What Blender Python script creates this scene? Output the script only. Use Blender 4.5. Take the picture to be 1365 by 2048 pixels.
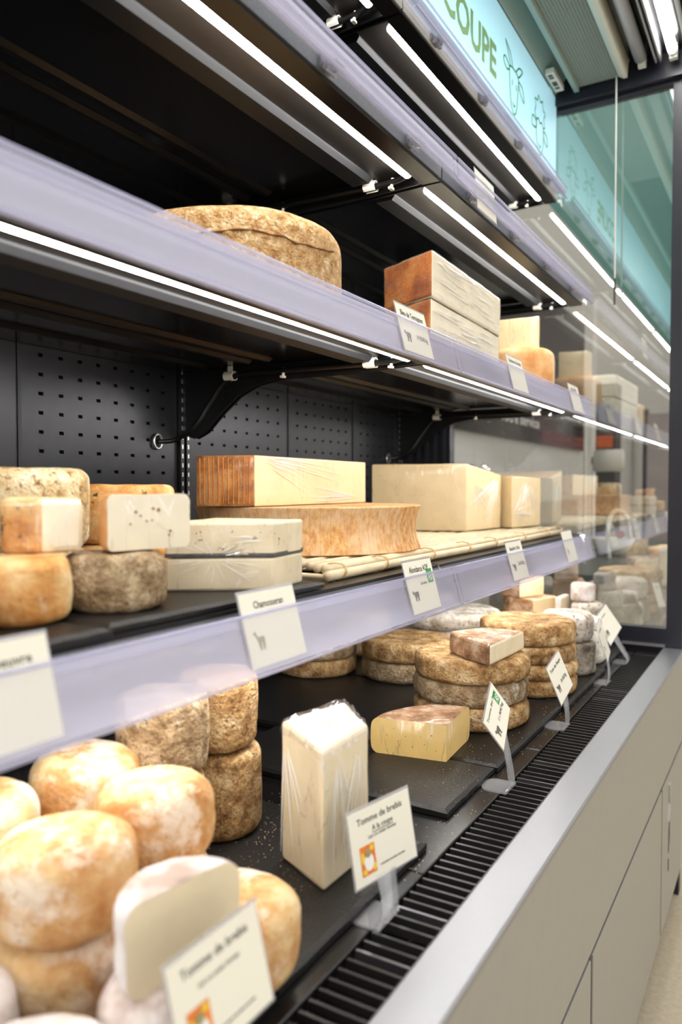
import bpy, bmesh, math, random
from mathutils import Vector, Matrix, noise
R = math.radians
random.seed(7)
S = bpy.context.scene
for o in list(bpy.data.objects):
    bpy.data.objects.remove(o)
COL = S.collection

# ------------------------------------------------------------------ camera, world, exposure
cd = bpy.data.cameras.new('camera')
cam = bpy.data.objects.new('camera', cd)
COL.objects.link(cam)
cam.location = (0, 0, 1.40)
cam.rotation_euler = (R(90 - 1.846), 0, R(30.56))
cd.sensor_fit = 'VERTICAL'
cd.sensor_height = 36.0
cd.sensor_width = 24.0
cd.lens = 1520 / 2048 * 36
cd.clip_start = 0.02
cd.dof.use_dof = True
cd.dof.focus_distance = 1.55
cd.dof.aperture_fstop = 2.6
S.camera = cam

W = bpy.data.worlds.new('world')
S.world = W
W.use_nodes = True
W.node_tree.nodes['Background'].inputs[0].default_value = (1.0, 0.965, 0.91, 1)
W.node_tree.nodes['Background'].inputs[1].default_value = 0.75

S.view_settings.view_transform = 'Standard'
S.view_settings.look = 'None'
S.view_settings.gamma = 1
S.view_settings.use_curve_mapping = False
S.view_settings.exposure = 0.8
# light-path depth kept moderate (many thin clear layers)
S.cycles.max_bounces = 5
S.cycles.diffuse_bounces = 3
S.cycles.glossy_bounces = 3
S.cycles.transmission_bounces = 4
S.cycles.transparent_max_bounces = 10
S.cycles.use_adaptive_sampling = True
S.cycles.adaptive_threshold = 0.06
S.cycles.light_sampling_threshold = 0.03
LED = 26.0          # shelf strip brightness
TUBE = 20.0         # canopy tube brightness

# ------------------------------------------------------------------ materials
def lin(c):
    return tuple((v / 255 / 12.92 if v / 255 <= 0.04045 else ((v / 255 + 0.055) / 1.055) ** 2.4) for v in c) + (1,)

def newmat(name):
    m = bpy.data.materials.new(name)
    m.use_nodes = True
    n = m.node_tree.nodes
    return m, n, m.node_tree.links, n['Principled BSDF']

def plain(name, rgb, rough=0.5, metal=0.0, spec=0.5, bump=0.0, bscale=200, mottle=0.0, mscale=30):
    m, n, l, p = newmat(name)
    p.inputs['Base Color'].default_value = lin(rgb)
    p.inputs['Roughness'].default_value = rough
    p.inputs['Metallic'].default_value = metal
    p.inputs['Specular IOR Level'].default_value = spec
    if not (mottle or bump):
        return m
    tc = n.new('ShaderNodeTexCoord')
    nz = n.new('ShaderNodeTexNoise')
    nz.inputs['Scale'].default_value = mscale
    nz.inputs['Detail'].default_value = 3
    l.new(tc.outputs['Object'], nz.inputs['Vector'])
    mx = n.new('ShaderNodeMix'); mx.data_type = 'RGBA'
    mx.inputs[6].default_value = lin(tuple(v * (1 - mottle) for v in rgb))
    mx.inputs[7].default_value = lin(tuple(min(255, v * (1 + mottle)) for v in rgb))
    l.new(nz.outputs['Fac'], mx.inputs[0])
    l.new(mx.outputs[2], p.inputs['Base Color'])
    if bump:
        b = n.new('ShaderNodeBump'); b.inputs['Strength'].default_value = bump
        b.inputs['Distance'].default_value = 0.002
        nb = n.new('ShaderNodeTexNoise'); nb.inputs['Scale'].default_value = bscale; nb.inputs['Detail'].default_value = 4
        l.new(tc.outputs['Object'], nb.inputs['Vector'])
        l.new(nb.outputs['Fac'], b.inputs['Height']); l.new(b.outputs['Normal'], p.inputs['Normal'])
    return m

def emit(name, rgb, strength):
    m = bpy.data.materials.new(name); m.use_nodes = True
    n = m.node_tree.nodes; l = m.node_tree.links
    n.clear()
    e = n.new('ShaderNodeEmission'); e.inputs[0].default_value = lin(rgb); e.inputs[1].default_value = strength
    o = n.new('ShaderNodeOutputMaterial'); l.new(e.outputs[0], o.inputs[0])
    return m

def ramp(n, stops):
    r = n.new('ShaderNodeValToRGB')
    cr = r.color_ramp
    while len(cr.elements) < len(stops):
        cr.elements.new(0.5)
    for e, (p, c) in zip(cr.elements, stops):
        e.position = p; e.color = lin(c)
    return r

def rind(name, stops, scale=14, bump=0.6, bscale=120, dist=0.004, patch=None, pscale=7, pth=(0.5, 0.62),
         speck=None, sscale=160, sth=(0.3, 0.4), stretch=(1, 1, 1), rough=0.75, sss=0.0, streak=None):
    """mottled natural rind: ramp of noise + bloom patches + dark pits + bump"""
    m, n, l, p = newmat(name)
    p.inputs['Roughness'].default_value = rough
    p.inputs['Specular IOR Level'].default_value = 0.25
    tc = n.new('ShaderNodeTexCoord'); oi = n.new('ShaderNodeObjectInfo')
    ad = n.new('ShaderNodeVectorMath'); ad.operation = 'ADD'
    sc = n.new('ShaderNodeVectorMath'); sc.operation = 'SCALE'; sc.inputs[3].default_value = 9.0
    cx = n.new('ShaderNodeCombineXYZ')
    for i in range(3):
        l.new(oi.outputs['Random'], cx.inputs[i])
    l.new(cx.outputs[0], sc.inputs[0])
    mp = n.new('ShaderNodeMapping'); mp.inputs['Scale'].default_value = stretch
    l.new(tc.outputs['Object'], mp.inputs['Vector'])
    l.new(mp.outputs[0], ad.inputs[0]); l.new(sc.outputs[0], ad.inputs[1])
    V = ad.outputs[0]
    def nz(s, d=4, r=0.62):
        t = n.new('ShaderNodeTexNoise'); t.inputs['Scale'].default_value = s
        t.inputs['Detail'].default_value = d; t.inputs['Roughness'].default_value = r
        l.new(V, t.inputs['Vector']); return t.outputs['Fac']
    base = ramp(n, stops)
    l.new(nz(scale), base.inputs[0])
    colr = base.outputs[0]
    def mixin(fac, color, colr):
        mx = n.new('ShaderNodeMix'); mx.data_type = 'RGBA'
        l.new(fac, mx.inputs[0]); l.new(colr, mx.inputs[6]); mx.inputs[7].default_value = lin(color)
        return mx.outputs[2]
    def smooth(src, a, b):
        mr = n.new('ShaderNodeMapRange'); mr.interpolation_type = 'SMOOTHSTEP'
        mr.inputs[1].default_value = a; mr.inputs[2].default_value = b
        l.new(src, mr.inputs[0]); return mr.outputs[0]
    if patch:
        colr = mixin(smooth(nz(pscale, 5, 0.66), *pth), patch, colr)
    if speck:
        colr = mixin(smooth(nz(sscale, 3, 0.7), sth[1], sth[0]), speck, colr)
    if streak:                         # thin vertical hoop marks
        color, freq, amt = streak
        sp = n.new('ShaderNodeSeparateXYZ'); l.new(tc.outputs['Object'], sp.inputs[0])
        at = n.new('ShaderNodeMath'); at.operation = 'ARCTAN2'
        l.new(sp.outputs[1], at.inputs[0]); l.new(sp.outputs[0], at.inputs[1])
        mu = n.new('ShaderNodeMath'); mu.operation = 'MULTIPLY'; mu.inputs[1].default_value = freq
        l.new(at.outputs[0], mu.inputs[0])
        si = n.new('ShaderNodeMath'); si.operation = 'SINE'; l.new(mu.outputs[0], si.inputs[0])
        f = smooth(si.outputs[0], 0.93, 1.0)
        mm = n.new('ShaderNodeMath'); mm.operation = 'MULTIPLY'; mm.inputs[1].default_value = amt
        l.new(f, mm.inputs[0])
        colr = mixin(mm.outputs[0], color, colr)
    l.new(colr, p.inputs['Base Color'])
    b = n.new('ShaderNodeBump'); b.inputs['Strength'].default_value = bump; b.inputs['Distance'].default_value = dist
    mxh = n.new('ShaderNodeMath'); mxh.operation = 'ADD'
    l.new(nz(bscale, 3, 0.65), mxh.inputs[0]); l.new(nz(bscale * 0.25, 3), mxh.inputs[1])
    l.new(mxh.outputs[0], b.inputs['Height']); l.new(b.outputs[0], p.inputs['Normal'])
    return m

def filmmat(name, tint, lo, hi, scale=(60, 60, 8), rough=0.16, width=0.022, rot=(0.5, 0.35, 0.2), wh=0.6):
    """cling film: clear with stretched glossy creases"""
    m = bpy.data.materials.new(name); m.use_nodes = True
    n = m.node_tree.nodes; l = m.node_tree.links; n.clear()
    out = n.new('ShaderNodeOutputMaterial'); mix = n.new('ShaderNodeMixShader')
    tr = n.new('ShaderNodeBsdfTransparent')
    gl = n.new('ShaderNodeBsdfGlossy'); gl.inputs['Roughness'].default_value = rough
    gl.inputs['Color'].default_value = lin(tint)
    di = n.new('ShaderNodeBsdfDiffuse'); di.inputs['Color'].default_value = lin(tint)  # white diffuse share paints highlights along the creases
    m2 = n.new('ShaderNodeMixShader'); m2.inputs[0].default_value = wh
    l.new(gl.outputs[0], m2.inputs[1]); l.new(di.outputs[0], m2.inputs[2])
    tc = n.new('ShaderNodeTexCoord'); mp = n.new('ShaderNodeMapping')
    mp.inputs['Scale'].default_value = scale; mp.inputs['Rotation'].default_value = rot
    l.new(tc.outputs['Object'], mp.inputs['Vector'])
    nz = n.new('ShaderNodeTexNoise'); nz.inputs['Scale'].default_value = 1.6; nz.inputs['Detail'].default_value = 4
    nz.inputs['Distortion'].default_value = 0.5
    l.new(mp.outputs[0], nz.inputs['Vector'])
    sb = n.new('ShaderNodeMath'); sb.operation = 'SUBTRACT'; sb.inputs[1].default_value = 0.5
    ab = n.new('ShaderNodeMath'); ab.operation = 'ABSOLUTE'
    l.new(nz.outputs['Fac'], sb.inputs[0]); l.new(sb.outputs[0], ab.inputs[0])
    mr = n.new('ShaderNodeMapRange'); mr.interpolation_type = 'SMOOTHSTEP'
    mr.inputs[1].default_value = 0.0; mr.inputs[2].default_value = width
    mr.inputs[3].default_value = hi; mr.inputs[4].default_value = lo
    l.new(ab.outputs[0], mr.inputs[0])
    b = n.new('ShaderNodeBump'); b.inputs['Strength'].default_value = 0.8; b.inputs['Distance'].default_value = 0.003
    l.new(nz.outputs['Fac'], b.inputs['Height']); l.new(b.outputs[0], gl.inputs['Normal'])
    l.new(mr.outputs[0], mix.inputs[0]); l.new(tr.outputs[0], mix.inputs[1]); l.new(m2.outputs[0], mix.inputs[2])
    l.new(mix.outputs[0], out.inputs[0])
    return m

def clear(name, tint, fac, rough=0.08, diff=0.5, transl=False):
    """thin clear plastic / glass: straight-through light plus a share of gloss and haze"""
    m = bpy.data.materials.new(name); m.use_nodes = True
    n = m.node_tree.nodes; l = m.node_tree.links; n.clear()
    out = n.new('ShaderNodeOutputMaterial'); mix = n.new('ShaderNodeMixShader'); mix.inputs[0].default_value = fac
    tr = n.new('ShaderNodeBsdfTransparent')
    gl = n.new('ShaderNodeBsdfGlossy'); gl.inputs['Roughness'].default_value = rough
    gl.inputs['Color'].default_value = lin(tint)
    di = n.new('ShaderNodeBsdfDiffuse'); di.inputs['Color'].default_value = lin(tint)
    body = di.outputs[0]
    if transl:
        tl = n.new('ShaderNodeBsdfTranslucent'); tl.inputs['Color'].default_value = lin(tint)
        m3 = n.new('ShaderNodeMixShader'); l.new(di.outputs[0], m3.inputs[1]); l.new(tl.outputs[0], m3.inputs[2])
        body = m3.outputs[0]
    m2 = n.new('ShaderNodeMixShader'); m2.inputs[0].default_value = diff
    l.new(gl.outputs[0], m2.inputs[1]); l.new(body, m2.inputs[2])
    l.new(tr.outputs[0], mix.inputs[1]); l.new(m2.outputs[0], mix.inputs[2]); l.new(mix.outputs[0], out.inputs[0])
    return m

M = {}
M['black'] = plain('black_metal', (20, 19, 20), 0.38, 0.0, 0.5, mottle=0.15)
M['blackgloss'] = plain('black_gloss_metal', (22, 22, 24), 0.2, 0.0, 0.6, mottle=0.1)
M['void'] = plain('dark_void', (6, 6, 6), 0.9)
M['under'] = plain('dark_underside', (34, 31, 29), 0.33, 0.35, 0.5, mottle=0.15)
M['channel'] = plain('dark_channel', (30, 31, 35), 0.5, 0.0, 0.5, mottle=0.1)
M['galv'] = plain('galvanised', (150, 155, 150), 0.35, 0.8, 0.5, bump=0.1, bscale=400, mottle=0.12, mscale=300)
M['silver'] = plain('silver', (205, 205, 205), 0.3, 0.9)
M['alu'] = plain('brushed_aluminium', (156, 156, 160), 0.38, 0.75, 0.5, mottle=0.03, mscale=400)
M['panel'] = plain('grey_beige_enamel', (154, 151, 145), 0.3, 0.25, 0.5, bump=0.05, bscale=700, mottle=0.03)
M['gap'] = plain('gap_grey', (70, 68, 66), 0.5)
M['peg'] = plain('peg_metal', (50, 50, 54), 0.36, 0.6, 0.7, mottle=0.1)
M['slate'] = plain('slate', (27, 25, 24), 0.42, 0, 0.32, bump=0.5, bscale=160, mottle=0.25, mscale=40)
M['deck'] = plain('deck_black', (20, 18, 17), 0.26, 0, 0.4, mottle=0.15)
M['slat'] = plain('slat', (58, 57, 56), 0.32, 0.5, 0.5)
M['slatbar'] = plain('slat_bar', (120, 118, 124), 0.28, 0.8)
M['led'] = emit('led_strip', (255, 252, 246), LED)
M['tube'] = emit('tube_light', (255, 253, 248), TUBE)
M['whiteplastic'] = plain('white_plastic', (225, 222, 212), 0.45)
M['tubeoff'] = plain('tube_glass', (190, 190, 192), 0.15)
M['cream'] = plain('cream_enamel', (226, 222, 205), 0.4)
M['signlit'] = plain('enamel_sign_tint', (150, 172, 165), 0.4)  # grey-green tint paints the sign's light onto the canopy enamel
M['comb'] = plain('comb_plastic', (170, 178, 168), 0.6)
M['railclear'] = clear('clear_rail_leaf', (236, 236, 246), 0.16, 0.1, 0.5, True)
M['rail'] = clear('lavender_clear_plastic', (216, 216, 240), 0.52, 0.14, 0.66, True)
M['clearclip'] = clear('clear_clip', (222, 222, 228), 0.6, 0.1, 0.5, True)
M['stand'] = clear('clear_stand', (232, 234, 238), 0.34, 0.08, 0.65, True)
M['glass'] = clear('mirror_glass', (235, 240, 238), 0.26, 0.0, 0.04)
M['card'] = plain('card_paper', (236, 232, 216), 0.35, 0, 0.4)
M['ink'] = plain('ink', (38, 36, 34), 0.6)
M['inkgrey'] = plain('ink_grey', (95, 92, 90), 0.6)
M['inkgreen'] = plain('ink_green', (40, 150, 75), 0.6)
M['orange'] = plain('print_orange', (232, 120, 40), 0.6, mottle=0.2, mscale=120)
M['yellow'] = plain('print_yellow', (240, 200, 60), 0.6)
M['printwhite'] = plain('print_white', (240, 238, 232), 0.6)
M['goatprint'] = plain('print_goat', (150, 140, 95), 0.6, mottle=0.3, mscale=150)
M['cowprint'] = plain('print_cow', (92, 82, 76), 0.6, mottle=0.5, mscale=250)
M['sign'] = plain('sign_blue', (168, 220, 236), 0.35, 0, 0.4)      # header panel, emission added to brighten it
_p = M['sign'].node_tree.nodes['Principled BSDF']; _p.inputs['Emission Color'].default_value = lin((178, 222, 240)); _p.inputs['Emission Strength'].default_value = 0.26
M['signgreen'] = plain('sign_green_olive', (112, 152, 98), 0.5)
M['signline'] = plain('sign_green_line', (40, 140, 70), 0.5)
M['frame'] = plain('navy_black_frame', (26, 27, 38), 0.35)
M['cable'] = plain('cable', (16, 16, 17), 0.4)
M['wicker'] = plain('peeled_willow', (228, 208, 172), 0.55, bump=0.3, bscale=120, mottle=0.12, mscale=25)
M['raffia'] = plain('raffia', (206, 176, 128), 0.7)
M['crumb'] = plain('crumbs', (214, 180, 130), 0.8)

# pastes
def paste(name, rgb, rough=0.45, mott=0.06, sc=22):
    m = plain(name, rgb, rough, 0, 0.35, bump=0.12, bscale=90, mottle=mott, mscale=sc)
    return m
M['p_ivory'] = paste('paste_ivory', (234, 218, 184))
M['p_white'] = paste('paste_white', (240, 230, 206))
M['p_yellow'] = paste('paste_yellow', (240, 204, 128))
M['p_pale'] = paste('paste_pale_yellow', (236, 211, 164))
M['p_grey'] = paste('paste_grey_ivory', (230, 214, 180))

M['r_brebis'] = rind('rind_brebis', [(0.34, (182, 124, 70)), (0.46, (204, 156, 102)), (0.56, (218, 184, 134)), (0.68, (230, 206, 166))],
                     16, 0.7, 90, 0.004, patch=(232, 214, 192), pscale=13, pth=(0.50, 0.64), speck=(188, 140, 92), sscale=90, sth=(0.30, 0.40))
M['r_bloom'] = rind('rind_white_bloom', [(0.36, (186, 164, 150)), (0.5, (220, 208, 202)), (0.64, (240, 235, 234))],
                    16, 0.6, 90, 0.004, patch=(186, 166, 156), pscale=14, pth=(0.58, 0.72))
M['r_greybrown'] = rind('rind_grey_brown', [(0.34, (104, 76, 44)), (0.45, (150, 114, 70)), (0.55, (188, 152, 104)), (0.68, (222, 196, 152))],
                        40, 0.9, 220, 0.004, patch=(120, 100, 74), pscale=10, pth=(0.52, 0.7), speck=(100, 74, 48), sscale=260, sth=(0.34, 0.44))
M['r_tan'] = rind('rind_tan_crust', [(0.34, (130, 92, 54)), (0.45, (174, 134, 86)), (0.55, (200, 164, 114)), (0.68, (226, 200, 158))],
                  30, 1.0, 140, 0.006, patch=(168, 132, 90), pscale=9, pth=(0.54, 0.72), speck=(122, 90, 56), sscale=170, sth=(0.34, 0.44))
M['r_greycrust'] = rind('rind_grey_crust', [(0.36, (126, 102, 74)), (0.5, (166, 140, 106)), (0.64, (200, 178, 144))],
                        34, 1.0, 140, 0.006, patch=(212, 200, 182), pscale=12, pth=(0.55, 0.68), speck=(110, 88, 64), sscale=170, sth=(0.34, 0.44))
M['r_grey'] = rind('rind_grey', [(0.34, (112, 104, 92)), (0.5, (160, 150, 134)), (0.66, (196, 188, 174))], 36, 0.8, 160, 0.004,
                   speck=(88, 78, 66), sscale=180, sth=(0.36, 0.44))
M['r_white'] = rind('rind_whitish', [(0.34, (166, 150, 130)), (0.5, (212, 202, 188)), (0.64, (238, 234, 226))], 18, 0.8, 90, 0.005,
                    speck=(126, 106, 88), sscale=80, sth=(0.34, 0.45))
M['r_ochre'] = rind('rind_ochre', [(0.34, (184, 116, 52)), (0.46, (216, 158, 92)), (0.58, (232, 192, 134)), (0.7, (240, 216, 172))], 13, 0.6, 110, 0.004,
                    patch=(240, 222, 190), pscale=18, pth=(0.57, 0.7), speck=(86, 56, 34), sscale=34, sth=(0.28, 0.36))
M['r_cream'] = rind('rind_cream_mould', [(0.34, (184, 150, 100)), (0.5, (222, 196, 150)), (0.64, (242, 228, 196))], 30, 0.8, 140, 0.005,
                    patch=(196, 164, 110), pscale=12, pth=(0.55, 0.7), speck=(146, 112, 72), sscale=110, sth=(0.36, 0.47))
M['r_abon'] = rind('rind_abondance', [(0.34, (196, 132, 70)), (0.5, (220, 166, 104)), (0.64, (232, 192, 138))], 90, 0.3, 300, 0.003,
                   patch=(232, 204, 168), pscale=7, pth=(0.44, 0.70), stretch=(1, 1, 0.6), streak=((186, 120, 62), 75, 0.3))
M['r_abon2'] = rind('rind_abondance_dark', [(0.34, (140, 82, 36)), (0.5, (190, 124, 62)), (0.64, (222, 164, 100))], 22, 0.3, 200, 0.003,
                    patch=(216, 158, 98), pscale=9, pth=(0.5, 0.66), rough=0.4)
M['r_old'] = rind('rind_old_wheel', [(0.34, (172, 124, 74)), (0.45, (206, 162, 108)), (0.55, (220, 182, 130)), (0.66, (238, 214, 174))],
                  60, 1.0, 150, 0.007, patch=(200, 154, 100), pscale=10, pth=(0.54, 0.72), speck=(168, 124, 78), sscale=220, sth=(0.32, 0.42))
M['r_bleu'] = rind('rind_bleu', [(0.34, (160, 80, 24)), (0.5, (216, 124, 42)), (0.64, (236, 160, 76))], 12, 0.5, 120, 0.004,
                   patch=(214, 168, 124), pscale=10, pth=(0.55, 0.7), rough=0.45)
M['r_peach'] = rind('rind_peach', [(0.34, (216, 150, 92)), (0.5, (234, 184, 128)), (0.64, (242, 210, 168))], 10, 0.3, 120, 0.003)
M['r_brownwrap'] = rind('rind_brown_cut', [(0.34, (122, 82, 50)), (0.5, (176, 132, 94)), (0.66, (214, 186, 158))], 20, 0.6, 120, 0.004,
                        patch=(234, 222, 212), pscale=13, pth=(0.54, 0.68))
M['veins'] = rind('paste_blue_veined', [(0.3, (184, 174, 146)), (0.42, (228, 212, 178)), (0.7, (238, 224, 194))], 20, 0.2, 100, 0.002,
                  speck=(96, 98, 88), sscale=60, sth=(0.31, 0.37))
M['ash'] = plain('ash_line', (72, 70, 66), 0.7, mottle=0.4, mscale=90)
M['film'] = filmmat('cling_film', (255, 254, 252), 0.06, 0.34, (15, 15, 3.2), 0.2, 0.012, (0.85, 0.5, 0.3), 0.35)
M['filmh'] = filmmat('cling_film_wrinkled', (254, 252, 248), 0.10, 0.34, (3.5, 3.5, 42), 0.2, 0.03, (0.22, 0.1, 0.0), 0.5)
M['crease'] = plain('film_crease', (254, 254, 254), 0.12, 0, 0.9)  # crease ridges, white painted in for their highlights
M['filmd'] = filmmat('cling_film_crumpled', (236, 232, 240), 0.12, 0.4, (24, 24, 24), 0.15, 0.05, (0.5, 0.35, 0.2), 0.15)

# ------------------------------------------------------------------ builders
ROOT = {}
def tag(o, label=None, cat=None, group=None, kind=None):
    if label: o['label'] = label
    if cat: o['category'] = cat
    if group: o['group'] = group
    if kind: o['kind'] = kind
    return o

def thing(name, loc, label, cat, group=None):
    o = bpy.data.objects.new(name, None)
    o.empty_display_size = 0.05
    o.location = loc
    COL.objects.link(o)
    ROOT[o] = Vector(loc)
    return tag(o, label, cat, group)

def mobj(name, verts, faces, mats, parent=None, fm=None, smooth=False):
    """one mesh object; verts in world coordinates"""
    if not isinstance(mats, (list, tuple)):
        mats = [mats]
    off = ROOT[parent] if parent is not None else None
    me = bpy.data.meshes.new(name)
    vs = [Vector(v) for v in verts]
    if parent is None:                      # origin at the base centre
        lo = Vector([min(v[i] for v in vs) for i in range(3)]); hi = Vector([max(v[i] for v in vs) for i in range(3)])
        off = Vector(((lo.x + hi.x) / 2, (lo.y + hi.y) / 2, lo.z))
    me.from_pydata([v - off for v in vs], [], faces)
    for m in mats:
        me.materials.append(m)
    if fm:
        for p, i in zip(me.polygons, fm):
            p.material_index = i
    if smooth:
        for p in me.polygons:
            p.use_smooth = True
    me.update()
    o = bpy.data.objects.new(name, me)
    COL.objects.link(o)
    if parent is not None:
        o.parent = parent
    else:
        o.location = off
    ROOT[o] = off
    return o

class MB:
    """collects simple solids into one mesh"""
    def __init__(s): s.v = []; s.f = []; s.m = []
    def add(s, v, f, mi=0):
        b = len(s.v); s.v += [tuple(x) for x in v]; s.f += [[i + b for i in q] for q in f]; s.m += [mi] * len(f); return s
    def box(s, x0, x1, y0, y1, z0, z1, mi=0):
        v = [(x, y, z) for x in (x0, x1) for y in (y0, y1) for z in (z0, z1)]
        f = [(0, 1, 3, 2), (4, 6, 7, 5), (0, 4, 5, 1), (2, 3, 7, 6), (0, 2, 6, 4), (1, 5, 7, 3)]
        return s.add(v, f, mi)
    def bevbox(s, x0, x1, y0, y1, z0, z1, b, mi=0, seg=2):
        bm = bmesh.new(); bmesh.ops.create_cube(bm, size=1)
        for v in bm.verts:
            v.co = Vector(((x0 + x1) / 2 + v.co.x * (x1 - x0), (y0 + y1) / 2 + v.co.y * (y1 - y0), (z0 + z1) / 2 + v.co.z * (z1 - z0)))
        bmesh.ops.bevel(bm, geom=bm.edges[:], offset=b, segments=seg, affect='EDGES', profile=0.5)
        bm.verts.index_update()
        s.add([v.co.copy() for v in bm.verts], [[v.index for v in f.verts] for f in bm.faces], mi)
        bm.free(); return s
    def tube(s, pts, r, n=10, mi=0, cap=True):
        pts = [Vector(p) for p in pts]; b = len(s.v); rs = r if isinstance(r, (list, tuple)) else [r] * len(pts)
        up = None
        for i, p in enumerate(pts):
            d = (pts[min(i + 1, len(pts) - 1)] - pts[max(i - 1, 0)]).normalized()
            if up is None:
                up = Vector((0, 0, 1)) if abs(d.z) < 0.9 else Vector((1, 0, 0))
            a = d.cross(up).normalized(); c = a.cross(d).normalized(); up = c
            for k in range(n):
                t = 2 * math.pi * k / n
                s.v.append(tuple(p + (a * math.cos(t) + c * math.sin(t)) * rs[i]))
        for i in range(len(pts) - 1):
            for k in range(n):
                s.f.append([b + i * n + k, b + i * n + (k + 1) % n, b + (i + 1) * n + (k + 1) % n, b + (i + 1) * n + k]); s.m.append(mi)
        if cap:
            s.f.append([b + k for k in range(n)][::-1]); s.f.append([b + (len(pts) - 1) * n + k for k in range(n)]); s.m += [mi, mi]
        return s
    def prism(s, poly, axis, a0, a1, mi=0):
        """extrude 2D polygon along axis ('x': poly=(y,z), 'y': poly=(x,z), 'z': poly=(x,y))"""
        mk = {'x': lambda p, a: (a, p[0], p[1]), 'y': lambda p, a: (p[0], a, p[1]), 'z': lambda p, a: (p[0], p[1], a)}[axis]
        n = len(poly); v = [mk(p, a0) for p in poly] + [mk(p, a1) for p in poly]
        f = [list(range(n))[::-1], [n + i for i in range(n)]] + [[i, (i + 1) % n, n + (i + 1) % n, n + i] for i in range(n)]
        return s.add(v, f, mi)
    def out(s, name, mats, parent=None, smooth=False):
        o = mobj(name, s.v, s.f, mats, parent, s.m, smooth)
        bm = bmesh.new(); bm.from_mesh(o.data); bmesh.ops.recalc_face_normals(bm, faces=bm.faces[:]); bm.to_mesh(o.data); bm.free()
        return o

def box(name, x0, x1, y0, y1, z0, z1, m, parent=None, bev=0.0):
    b = MB()
    b.bevbox(x0, x1, y0, y1, z0, z1, bev) if bev else b.box(x0, x1, y0, y1, z0, z1)
    return b.out(name, m, parent)

def dup(root, delta, label=None, group=None):
    r = root.copy(); COL.objects.link(r); r.location = root.location + Vector(delta); ROOT[r] = ROOT[root] + Vector(delta)
    if label: r['label'] = label
    if group: r['group'] = group
    for ch in list(root.children):
        c = ch.copy(); COL.objects.link(c); c.parent = r; ROOT[c] = ROOT[r]
        for g in list(ch.children):
            d = g.copy(); COL.objects.link(d); d.parent = c; ROOT[d] = ROOT[r]
    return r

# text meshes first (cheap while the scene is empty)
TXT = {}
def premake(strings):
    tmp = []
    for s_ in strings:
        cu = bpy.data.curves.new('t', 'FONT'); cu.body = s_; cu.size = 1; cu.resolution_u = 2; cu.offset = 0.03 if s_ == 'COUPE' else 0.012
        o = bpy.data.objects.new('t', cu); COL.objects.link(o); tmp.append((s_, o, cu))
    dg = bpy.context.evaluated_depsgraph_get(); dg.update()
    for s_, o, cu in tmp:
        me = bpy.data.meshes.new_from_object(o.evaluated_get(dg))
        v = [tuple(x.co) for x in me.vertices]; f = [list(p.vertices) for p in me.polygons]
        x0 = min(p[0] for p in v); x1 = max(p[0] for p in v); y1 = max(p[1] for p in v)
        TXT[s_] = (v, f, x0, x1, y1)
        bpy.data.meshes.remove(me)
    for s_, o, cu in tmp:
        bpy.data.objects.remove(o); bpy.data.curves.remove(cu)
premake(['Tomme de brebis', 'A la coupe', 'Lait cru entier fermier', 'Abondance AOP', 'Lait entier', 'AB', "Beaufort d'\u00e9t\u00e9",
         'Bleu de Termignon', '19.950\u20ac/kg', 'Chamosseran', 'lie Coeuvre', 'Raclette de brebis', 'Tomme des Pr\u00e9s', '11.90\u20ac/kg',
         'Tome des Bauges', '24.45\u20ac/kg', 'COUPE', 'ALPE', '26.60\u20ac/kg', 'LAIT DE MONTAGNE', 'votre service'])

def text(parent, s_, org, ex, ey, n, x, y, w=None, h=None, m=None, align='l', name='lettering'):
    """flat print on a face: org + ex*x + ey*y, lifted along n"""
    v, f, x0, x1, y1 = TXT[s_]
    sx = (w / (x1 - x0)) if w else None
    sy = h / 0.72 if h else sx
    if sx is None: sx = sy
    wid = (x1 - x0) * sx
    ox = x - (wid if align == 'r' else wid / 2 if align == 'c' else 0)
    V = [org + ex * (ox + (p[0] - x0) * sx) + ey * (y + p[1] * sy) + n * 0.0006 for p in v]
    return mobj(name, V, f, m or M['ink'], parent)

def frame(TL, TR, BL):
    TL, TR, BL = Vector(TL), Vector(TR), Vector(BL)
    ex = (TR - TL).normalized(); ey = (TL - BL); ey = (ey - ex * ey.dot(ex)).normalized()
    return BL, ex, ey, ex.cross(ey).normalized(), (TR - TL).length, (TL - BL).length

# ------------------------------------------------------------------ room shell
tag(box('floor', -3, 6, -3, 14, -0.05, 0, plain('floor_tile', (196, 184, 160), 0.35, 0, 0.4, mottle=0.12, mscale=60)), kind='structure')
wl = plain('wall_paint', (206, 204, 196), 0.5, mottle=0.03)
tag(box('wall_left', -1.62, -1.5, -3, 14, 0, 3.4, wl), kind='structure')
tag(box('wall_far', -1.5, 6, 14.0, 14.1, 0, 7.0, plain('wall_far_paint', (186, 178, 176), 0.6, mottle=0.1, mscale=2)), kind='structure')
tag(box('trim_1', -1.62, -1.44, 6.6, 6.74, 0, 3.0, plain('white_post', (226, 224, 218), 0.5)), kind='structure')
tag(box('wall_upper', -1.62, -1.5, -3, 14, 3.4, 7.0, plain('teal_paint', (74, 140, 132), 0.55, mottle=0.05)), kind='structure')

# ------------------------------------------------------------------ refrigerated display case
Y0, YE = -0.99, 2.80
case = thing('display_case', (-0.83, 0.9, 0), 'black refrigerated cheese display case with steel front rail and mirrored glass end', 'display case')
XB = -1.37
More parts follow.
